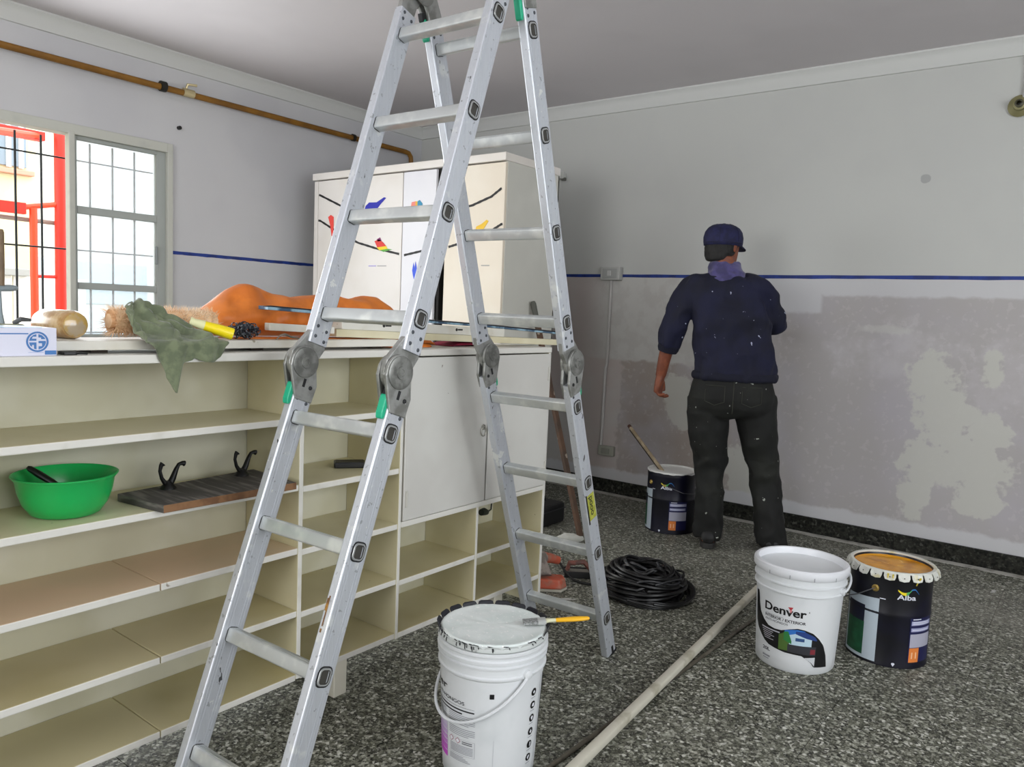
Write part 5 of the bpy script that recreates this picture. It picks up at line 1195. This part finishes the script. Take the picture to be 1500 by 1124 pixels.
# ================================================================= THE MAN
def man():
    O = V((-1.667, 4.07, 0)); A = V((.917, .40, 0)).normalized(); F = V((-A.y, A.x, 0))
    def W(a, f, z): return O + A * a + F * f + V((0, 0, z))
    root_loc = W(.07, 0, 0)
    root = thing('person', root_loc, 'man in navy sweatshirt, dark jeans and cap standing with his back to the camera', 'person')
    def ell(c, ax, ay, rx, ry, n=20, p=2.0):
        out = []
        for k in range(n):
            t = 2 * PI * k / n; ct, st = math.cos(t), math.sin(t)
            out.append(c + ax * (rx * math.copysign(abs(ct) ** (2 / p), ct)) + ay * (ry * math.copysign(abs(st) ** (2 / p), st)))
        return out
    def limb(mb, pts, rs, n=16, ratio=1.0):
        """tapered limb through the joints, spline-smoothed"""
        P, R = [], []
        for i in range(len(pts) - 1):
            p0 = pts[max(i - 1, 0)]; p1 = pts[i]; p2 = pts[i + 1]; p3 = pts[min(i + 2, len(pts) - 1)]
            for k in range(6):
                t = k / 6; P.append(.5 * ((2 * p1) + (p2 - p0) * t + (2 * p0 - 5 * p1 + 4 * p2 - p3) * t * t + (3 * p1 - p0 - 3 * p2 + p3) * t ** 3)); R.append(rs[i] + (rs[i + 1] - rs[i]) * t)
        P.append(pts[-1]); R.append(rs[-1])
        mb.tube(P, R, n, flat=ratio, up=(F.x, F.y, 0)); return mb
    def remesh(name, mb, mat, voxel, smooth_it=4, fold=0, fscale=6, parent=root, stretch=1.0, keep=None, dens=1):
        me = bpy.data.meshes.new('tmp'); me.from_pydata([tuple(v) for v in mb.v], [], mb.f)
        bm = bmesh.new(); bm.from_mesh(me); bmesh.ops.recalc_face_normals(bm, faces=bm.faces); bm.to_mesh(me); bm.free()
        o = bpy.data.objects.new('tmp', me); C.objects.link(o)
        r = o.modifiers.new('r', 'REMESH'); r.mode = 'VOXEL'; r.voxel_size = voxel
        if smooth_it:
            q = o.modifiers.new('s', 'SMOOTH'); q.iterations = smooth_it; q.factor = .5
        dg = bpy.context.evaluated_depsgraph_get(); dg.update()
        m2 = bpy.data.meshes.new_from_object(o.evaluated_get(dg)); bpy.data.objects.remove(o)
        off = V(parent.location) if parent is root else V(parent.location) + V(root.location)
        nv = len(m2.vertices)
        co = [0.0] * (nv * 3); m2.vertices.foreach_get('co', co); no = [0.0] * (nv * 3); m2.vertex_normals.foreach_get('vector', no); out = []
        for i in range(nv):
            p = V(co[3 * i:3 * i + 3]); nr = V(no[3 * i:3 * i + 3])
            if fold:
                z = V((p.x * fscale, p.y * fscale, p.z * fscale * stretch))
                d = (abs(noise.noise(z)) * -1.4 + .35 + noise.noise(z * 2.3 + V((5, 2, 1))) * .5) * fold
                if keep: d *= keep(p)
                p = p + nr * d
            p = p - off; out += [p.x, p.y, p.z]
        m2.vertices.foreach_set('co', out)
        m2.materials.clear(); m2.materials.append(mat)
        m2.polygons.foreach_set('use_smooth', [True] * len(m2.polygons))
        m2.name = name; ob = bpy.data.objects.new(name, m2); C.objects.link(ob); ob.parent = parent; return ob
    skin = M('skin', '84492f', .55, col2='743d28', scale=25)
    # --- joints
    shL, shR = W(-.165, .01, 1.435), W(.165, .01, 1.44)
    elL, wrL = W(-.275, .02, 1.16), W(-.325, .055, .925)
    elR, wrR = W(.268, .10, 1.25), W(.17, .36, 1.17)
    hipL, hipR = W(-.045, 0, .84), W(.185, .01, .85)
    knL, knR = W(-.015, .03, .44), W(.262, .05, .455)
    anL, anR = W(-.008, -.01, .075), W(.328, .0, .085)
    neck, head = W(-.002, .02, 1.50), W(-.028, .055, 1.655)
    fd = (F * .80 + A * .60).normalized(); sd = fd.cross(V((0, 0, 1))).normalized(); up = V((0, 0, 1))
    # --- body: one continuous surface
    b = MB()
    tors = [(.07, .80, .15, .105), (.068, .90, .165, .11), (.055, 1.02, .145, .10), (.035, 1.18, .16, .105), (.02, 1.32, .165, .1), (.008, 1.40, .135, .08), (.0, 1.45, .08, .062), (-.004, 1.50, .054, .056), (-.015, 1.57, .054, .057), (-.022, 1.6, .05, .055)]
    b.loft([ell(W(a, .012 + .03 * max(0, z - 1.35), z), A, F, rx, ry, 20, 2.3) for a, z, rx, ry in tors])
    limb(b, [hipL, knL, anL, anL + V((0, 0, -.03))], [.092, .056, .042, .04]); limb(b, [hipR, knR, anR, anR + V((0, 0, -.03))], [.092, .056, .042, .04])
    for an in (anL, anR): limb(b, [an - F * .05 + V((0, 0, -.035)), an + F * .06 + V((0, 0, -.035)), an + F * .17 + V((0, 0, -.045))], [.034, .038, .026])
    limb(b, [shL + A * .02 - up * .02, elL, wrL], [.047, .042, .029]); limb(b, [shR - A * .02 - up * .02, elR, wrR], [.045, .040, .029])
    # head: skull, jaw, nose, ears
    hr = []
    for z, rx, ry, fo in ((-.125, .02, .022, .028), (-.115, .042, .05, .024), (-.085, .056, .07, .016), (-.04, .068, .086, .006), (.0, .074, .094, 0), (.04, .077, .098, -.004), (.075, .068, .087, -.006), (.098, .046, .062, -.008), (.109, .02, .03, -.008)):
        hr.append(ell(head + up * z + fd * fo, sd, fd, rx, ry, 20, 2.2))
    b.loft(hr)
    limb(b, [head + fd * .085 + up * .012, head + fd * .112 - up * .028, head + fd * .088 - up * .036], [.009, .014, .012], 10)
    b.tube([head + fd * .083 - up * .066 - sd * .024, head + fd * .094 - up * .066, head + fd * .083 - up * .066 + sd * .024], [.006, .0085, .006], 8)
    b.tube([head + fd * .085 + up * .026 - sd * .045, head + fd * .095 + up * .03, head + fd * .085 + up * .026 + sd * .045], [.007, .008, .007], 8)
    for s in (1, -1):
        e = head + sd * s * .077 - fd * .008 - up * .005
        b.loft([ell(e + sd * s * (q - .004), fd, up, .017 * w_, .03 * w_, 12) for q, w_ in ((0, .7), (.008, 1), (.013, .8))])
    # hands: palm, four unequal curled fingers, thumb
    def hand(wr, d, palm_n, side):
        d = d.normalized(); lat = d.cross(palm_n).normalized() * side   # towards the thumb
        rings = []
        for t, w_, h_ in ((-.02, .027, .024), (0, .030, .024), (.03, .042, .024), (.07, .047, .021), (.092, .044, .018)):
            rings.append(ell(wr + d * t, lat, palm_n, w_, h_, 16, 2.6))
        b.loft(rings)
        for k, (off, L, th) in enumerate(((.0345, .076, .0105), (.0118, .084, .0108), (-.0118, .078, .0103), (-.0340, .062, .0092))):
            p = wr + d * .084 + lat * off; dr = d.copy(); pts = [p - d * .02, p]; ax = lat
            for q, (fr, ang) in enumerate(((.45, .35 + .07 * k), (.31, .62 + .05 * k), (.24, .45))):
                dr = (Matrix.Rotation(-ang * side if d.cross(palm_n).dot(lat) * side > 0 else ang, 3, ax) @ dr)
                if q == 0 and dr.dot(palm_n) < 0: dr = dr - 2 * dr.dot(palm_n) * palm_n
                p = p + dr.normalized() * L * fr; pts.append(p)
                if q < 2:
                    pass
            # bend consistently towards the palm
            pts2 = [pts[0], pts[1]]; p = pts[1]; ang = 0
            for fr, a_ in ((.45, .55 + .07 * k), (.31, .75 + .05 * k), (.24, .5)):
                ang += a_; p = p + (d * math.cos(ang) + palm_n * math.sin(ang)) * L * fr; pts2.append(p)
            b.tube(pts2, [th, th * 1.05, th, th * .92, th * .72], 10)
        t0 = wr + d * .022 + lat * .022 + palm_n * .004
        b.tube([t0, t0 + d * .022 + lat * .020 + palm_n * .010, t0 + d * .05 + lat * .026 + palm_n * .018, t0 + d * .072 + lat * .022 + palm_n * .026], [.0135, .0125, .0105, .008], 10)
    hand(wrL, (wrL - elL).normalized() * .8 + V((0, 0, -.35)), (A * .93 - F * .15).normalized(), -1 if (wrL - elL).cross(A).dot(F) < 0 else 1)
    hand(wrR, F * .9 + V((0, 0, .35)), (F * .2 - A * .5 - up * .8).normalized(), 1)
    body = remesh('body', b, skin, .0048, 2)
    # eyes under the brow
    for s in (1, -1):
        MB().lathe([(0, -.011), (.008, -.008), (.011, 0), (.008, .008), (0, .011)], head + fd * .082 + sd * s * .03 + up * .006, 14, axis=fd).build('eye', M('eye_white', 'd8d4cc', .2), root, smooth=True)
        MB().lathe([(0, 0), (.0048, -.0005), (.0045, .0018), (0, .002)], head + fd * .092 + sd * s * .03 + up * .006, 12, axis=fd).build('iris', M('iris_dark', '1f1712', .2), root, smooth=True)
    # --- hair, cap, neck gaiter
    hairm = M('black_hair', '0b0a0a', .7, col2='141211', scale=60)
    h = MB(); rings = []
    for z, rx, ry, fo in ((-.082, .050, .034, -.062), (-.07, .066, .052, -.05), (-.04, .080, .075, -.032), (.0, .084, .092, -.018), (.04, .083, .1, -.008), (.06, .08, .1, -.006)):
        rings.append(ell(head + up * z + fd * fo, sd, fd, rx, ry, 24, 2.2))
    h.loft(rings); remesh('hair', h, hairm, .006, 3, .003, 40)
    capm = M('navy_cap', '14163a', .8, col2='1a1c48', scale=30, bump=.15)
    c = MB(); rings = []
    for z, r in ((.016, 1.0), (.035, 1.03), (.06, 1.04), (.09, .97), (.111, .83), (.125, .62), (.133, .36), (.1355, .1)):
        rings.append(ell(head + up * (z - .012) + fd * (-.004) + sd * 0, sd, fd, .0945 * r, .113 * r, 32, 2.1))
    cap = c.loft(rings).build('cap', capm, root, smooth=2)
    v = MB(); top = []
    ring = []
    for k in range(17):
        t = -1.15 + 2.3 * k / 16
        inner = head + up * .012 + fd * (.108 * math.cos(t) - .004) + sd * (.092 * math.sin(t)); outer = inner + fd * (.072 * max(0, math.cos(t * 1.3))) - up * (.022 * math.cos(t)) ; ring.append((inner, outer))
    v.loft([[i_, o_, o_ - up * .004, i_ - up * .004] for i_, o_ in ring]); v.build('visor', capm, cap, smooth=True)
    MB().lathe([(0, 0), (.009, 0), (.007, .004), (0, .005)], head + up * .1225 - fd * .004, 12).build('cap_button', capm, cap, smooth=True)
    MB().tube([head + up * .018 + fd * (-.004 + .115 * math.cos(t)) + sd * (.0965 * math.sin(t)) for t in [2 * PI * k / 40 for k in range(41)]], .0022, 6).build('cap_band', M('navy_cap_dark', '0c0d26', .8), cap)
    for k in range(6):
        t = PI / 6 + PI * k / 3
        MB().tube([head + up * (z - .011) + fd * (-.004 + .1138 * r * math.cos(t)) + sd * (.0953 * r * math.sin(t)) for z, r in ((.035, 1.03), (.06, 1.04), (.09, .97), (.111, .83), (.125, .62), (.133, .36))], .0011, 5).build('cap_seam', M('navy_cap_dark', '0c0d26'), cap)
    g = MB(); rings = []
    for z, rx, ry, dx in ((1.455, .098, .088, .004), (1.475, .104, .092, .002), (1.50, .100, .088, 0), (1.53, .094, .084, -.006), (1.555, .088, .081, -.014), (1.572, .081, .076, -.018), (1.575, .07, .066, -.018), (1.55, .066, .062, -.012), (1.46, .07, .06, 0)):
        rings.append(ell(W(.0 + dx, .02 + (z - 1.5) * .3, z), A, F, rx, ry, 32))
    g.loft(rings); remesh('neck_gaiter', g, M('purple_fleece', '4a4478', .9, col2='39345f', scale=16, sheen=.4, bump=.2), .006, 3, .009, 11, stretch=2.2)
    # --- sweatshirt
    swm = M('navy_sweatshirt', '090b20', .85, col2='0e1130', scale=6, lo=.35, hi=.7, bump=.25, spots=(34, .715, 'aab0c6'))
    s = MB()
    ts = [(.075, .935, .222, .150), (.075, .955, .228, .155), (.072, .99, .216, .148), (.066, 1.06, .208, .143), (.052, 1.16, .205, .142), (.036, 1.27, .206, .140), (.022, 1.36, .200, .132), (.012, 1.42, .178, .116), (.005, 1.462, .132, .10), (.0, 1.492, .095, .084)]
    s.loft([ell(W(a, .008 + .02 * max(0, z - 1.3), z), A, F, rx, ry, 28, 2.5) for a, z, rx, ry in ts])
    limb(s, [W(-.10, .0, 1.425), shL + A * -.012 + V((0, 0, -.02)), W(-.238, .01, 1.29), elL, elL + (wrL - elL) * .30], [.078, .073, .067, .066, .054])
    limb(s, [W(.10, .0, 1.43), shR + A * .012 + V((0, 0, -.02)), W(.232, .04, 1.33), elR + A * .004, elR + (wrR - elR) * .5, wrR - (wrR - elR) * .12], [.080, .076, .066, .060, .052, .042])
    sw = remesh('sweatshirt', s, swm, .0085, 4, .026, 7.5, stretch=.75)
    # ribbed hem and left cuff
    hm = MB(); hm.loft([ell(W(.075, .008, z), A, F, rx, ry, 40, 2.5) for z, rx, ry in ((.930, .212, .142), (.928, .222, .150), (.945, .231, .158), (.962, .230, .157), (.975, .224, .152))])
    remesh('hem', hm, M('navy_rib', '0c0e22', .9, bump=.3), .008, 2, .006, 14, parent=sw)
    q0 = elL + (wrL - elL) * .24; q1 = elL + (wrL - elL) * .40
    MB().tube([q0, q0.lerp(q1, .5), q1], [.060, .060, .052], 20).build('cuff', M('navy_rib', '12142a'), sw, smooth=True)
    # --- jeans
    jm = M('black_worn_jeans', '0b0c0a', .8, col2='1a1c16', scale=5, lo=.42, hi=.75, bump=.3, spots=(34, .715, 'a9ada4'))
    j = MB()
    js = [(.07, .97, .195, .130), (.068, .93, .205, .136), (.067, .88, .222, .148), (.067, .83, .232, .152), (.068, .78, .226, .140), (.072, .745, .20, .118), (.075, .725, .14, .09)]
    j.loft([ell(W(a, .0, z), A, F, rx, ry, 28, 2.5) for a, z, rx, ry in js])
    limb(j, [W(-.055, 0, .83), W(-.045, .01, .64), W(-.02, .02, .44), W(-.012, -.004, .24), W(-.008, -.005, .075), W(-.008, -.005, .045)], [.118, .108, .084, .077, .082, .086], 20)
    limb(j, [W(.19, .01, .84), W(.222, .02, .65), W(.262, .035, .455), W(.298, .015, .25), W(.328, .0, .085), W(.33, .0, .045)], [.118, .108, .084, .077, .083, .087], 20)
    je = remesh('jeans', j, jm, .0085, 3, .018, 7.5, stretch=.9, keep=lambda p: 1.15 if p.z < .5 else (.7 if p.z < .75 else .5))
    # back seam, yoke and pockets
    tm = M('jeans_seam', '33352c', .8)
    def onback(a, z, lift=0):
        for aa, zz, rx, ry in js: pass
        import bisect
        prev = None
        for (a0, z0, rx0, ry0), (a1, z1, rx1, ry1) in zip(js, js[1:]):
            if z1 <= z <= z0:
                t = (z0 - z) / (z0 - z1); ca, rx, ry = a0 + (a1 - a0) * t, rx0 + (rx1 - rx0) * t, ry0 + (ry1 - ry0) * t
                u = min(.98, abs(a - ca) / rx); return W(a, -ry * (1 - u ** 2.5) ** .4 - .002 - lift, z)
        return W(a, -.12, z)
    MB().tube([onback(.07, z) for z in (.955, .93, .90, .87, .84, .81, .78, .76)], .0025, 6).build('back_seam', tm, je, smooth=True)
    for x0 in (-.075, .115):
        pts = [onback(x0 + dx, z) for dx, z in ((0, .905), (.10, .905), (.10, .82), (.05, .80), (0, .82), (0, .905))]
        fine = [pts[i].lerp(pts[i + 1], k / 4) for i in range(5) for k in range(4)]
        MB().tube([onback(((q - O).dot(A)), q.z) for q in fine] , .0018, 5).build('pocket_stitch', tm, je, smooth=True)
    # --- shoes
    shm = M('scuffed_black_shoe', '131313', .6, col2='2a2a28', scale=14, lo=.5, hi=.7, spots=(30, .7, '9a9c98')); sol = M('shoe_sole', '2c2b29', .7)
    for an in (anL, anR):
        base = V((an.x, an.y, 0))
        o = MB(); secs = [(-.085, .030, .03, .075), (-.06, .041, .025, .10), (-.02, .043, .025, .11), (.04, .045, .025, .09), (.10, .05, .025, .07), (.15, .049, .025, .058), (.185, .040, .025, .05), (.205, .02, .028, .042)]
        o.loft([[base + F * t + A * (w_ * math.cos(q)) + up * (z0 + (z1 - z0) * (.5 + .5 * math.sin(q))) for q in [2 * PI * k / 16 for k in range(16)]] for t, w_, z0, z1 in secs])
        sh = o.build('shoe', shm, root, smooth=2)
        so = MB(); outl = [(-.092, 0), (-.085, .028), (-.05, .041), (0, .041), (.06, .045), (.12, .052), (.165, .05), (.195, .038), (.212, .012)]
        poly = [(t, w_) for t, w_ in outl] + [(t, -w_) for t, w_ in reversed(outl[1:])]
        so.prism(poly, base + up * .001, F, A, up * .03); so.build('sole', sol, sh, bevel=.004)
man()
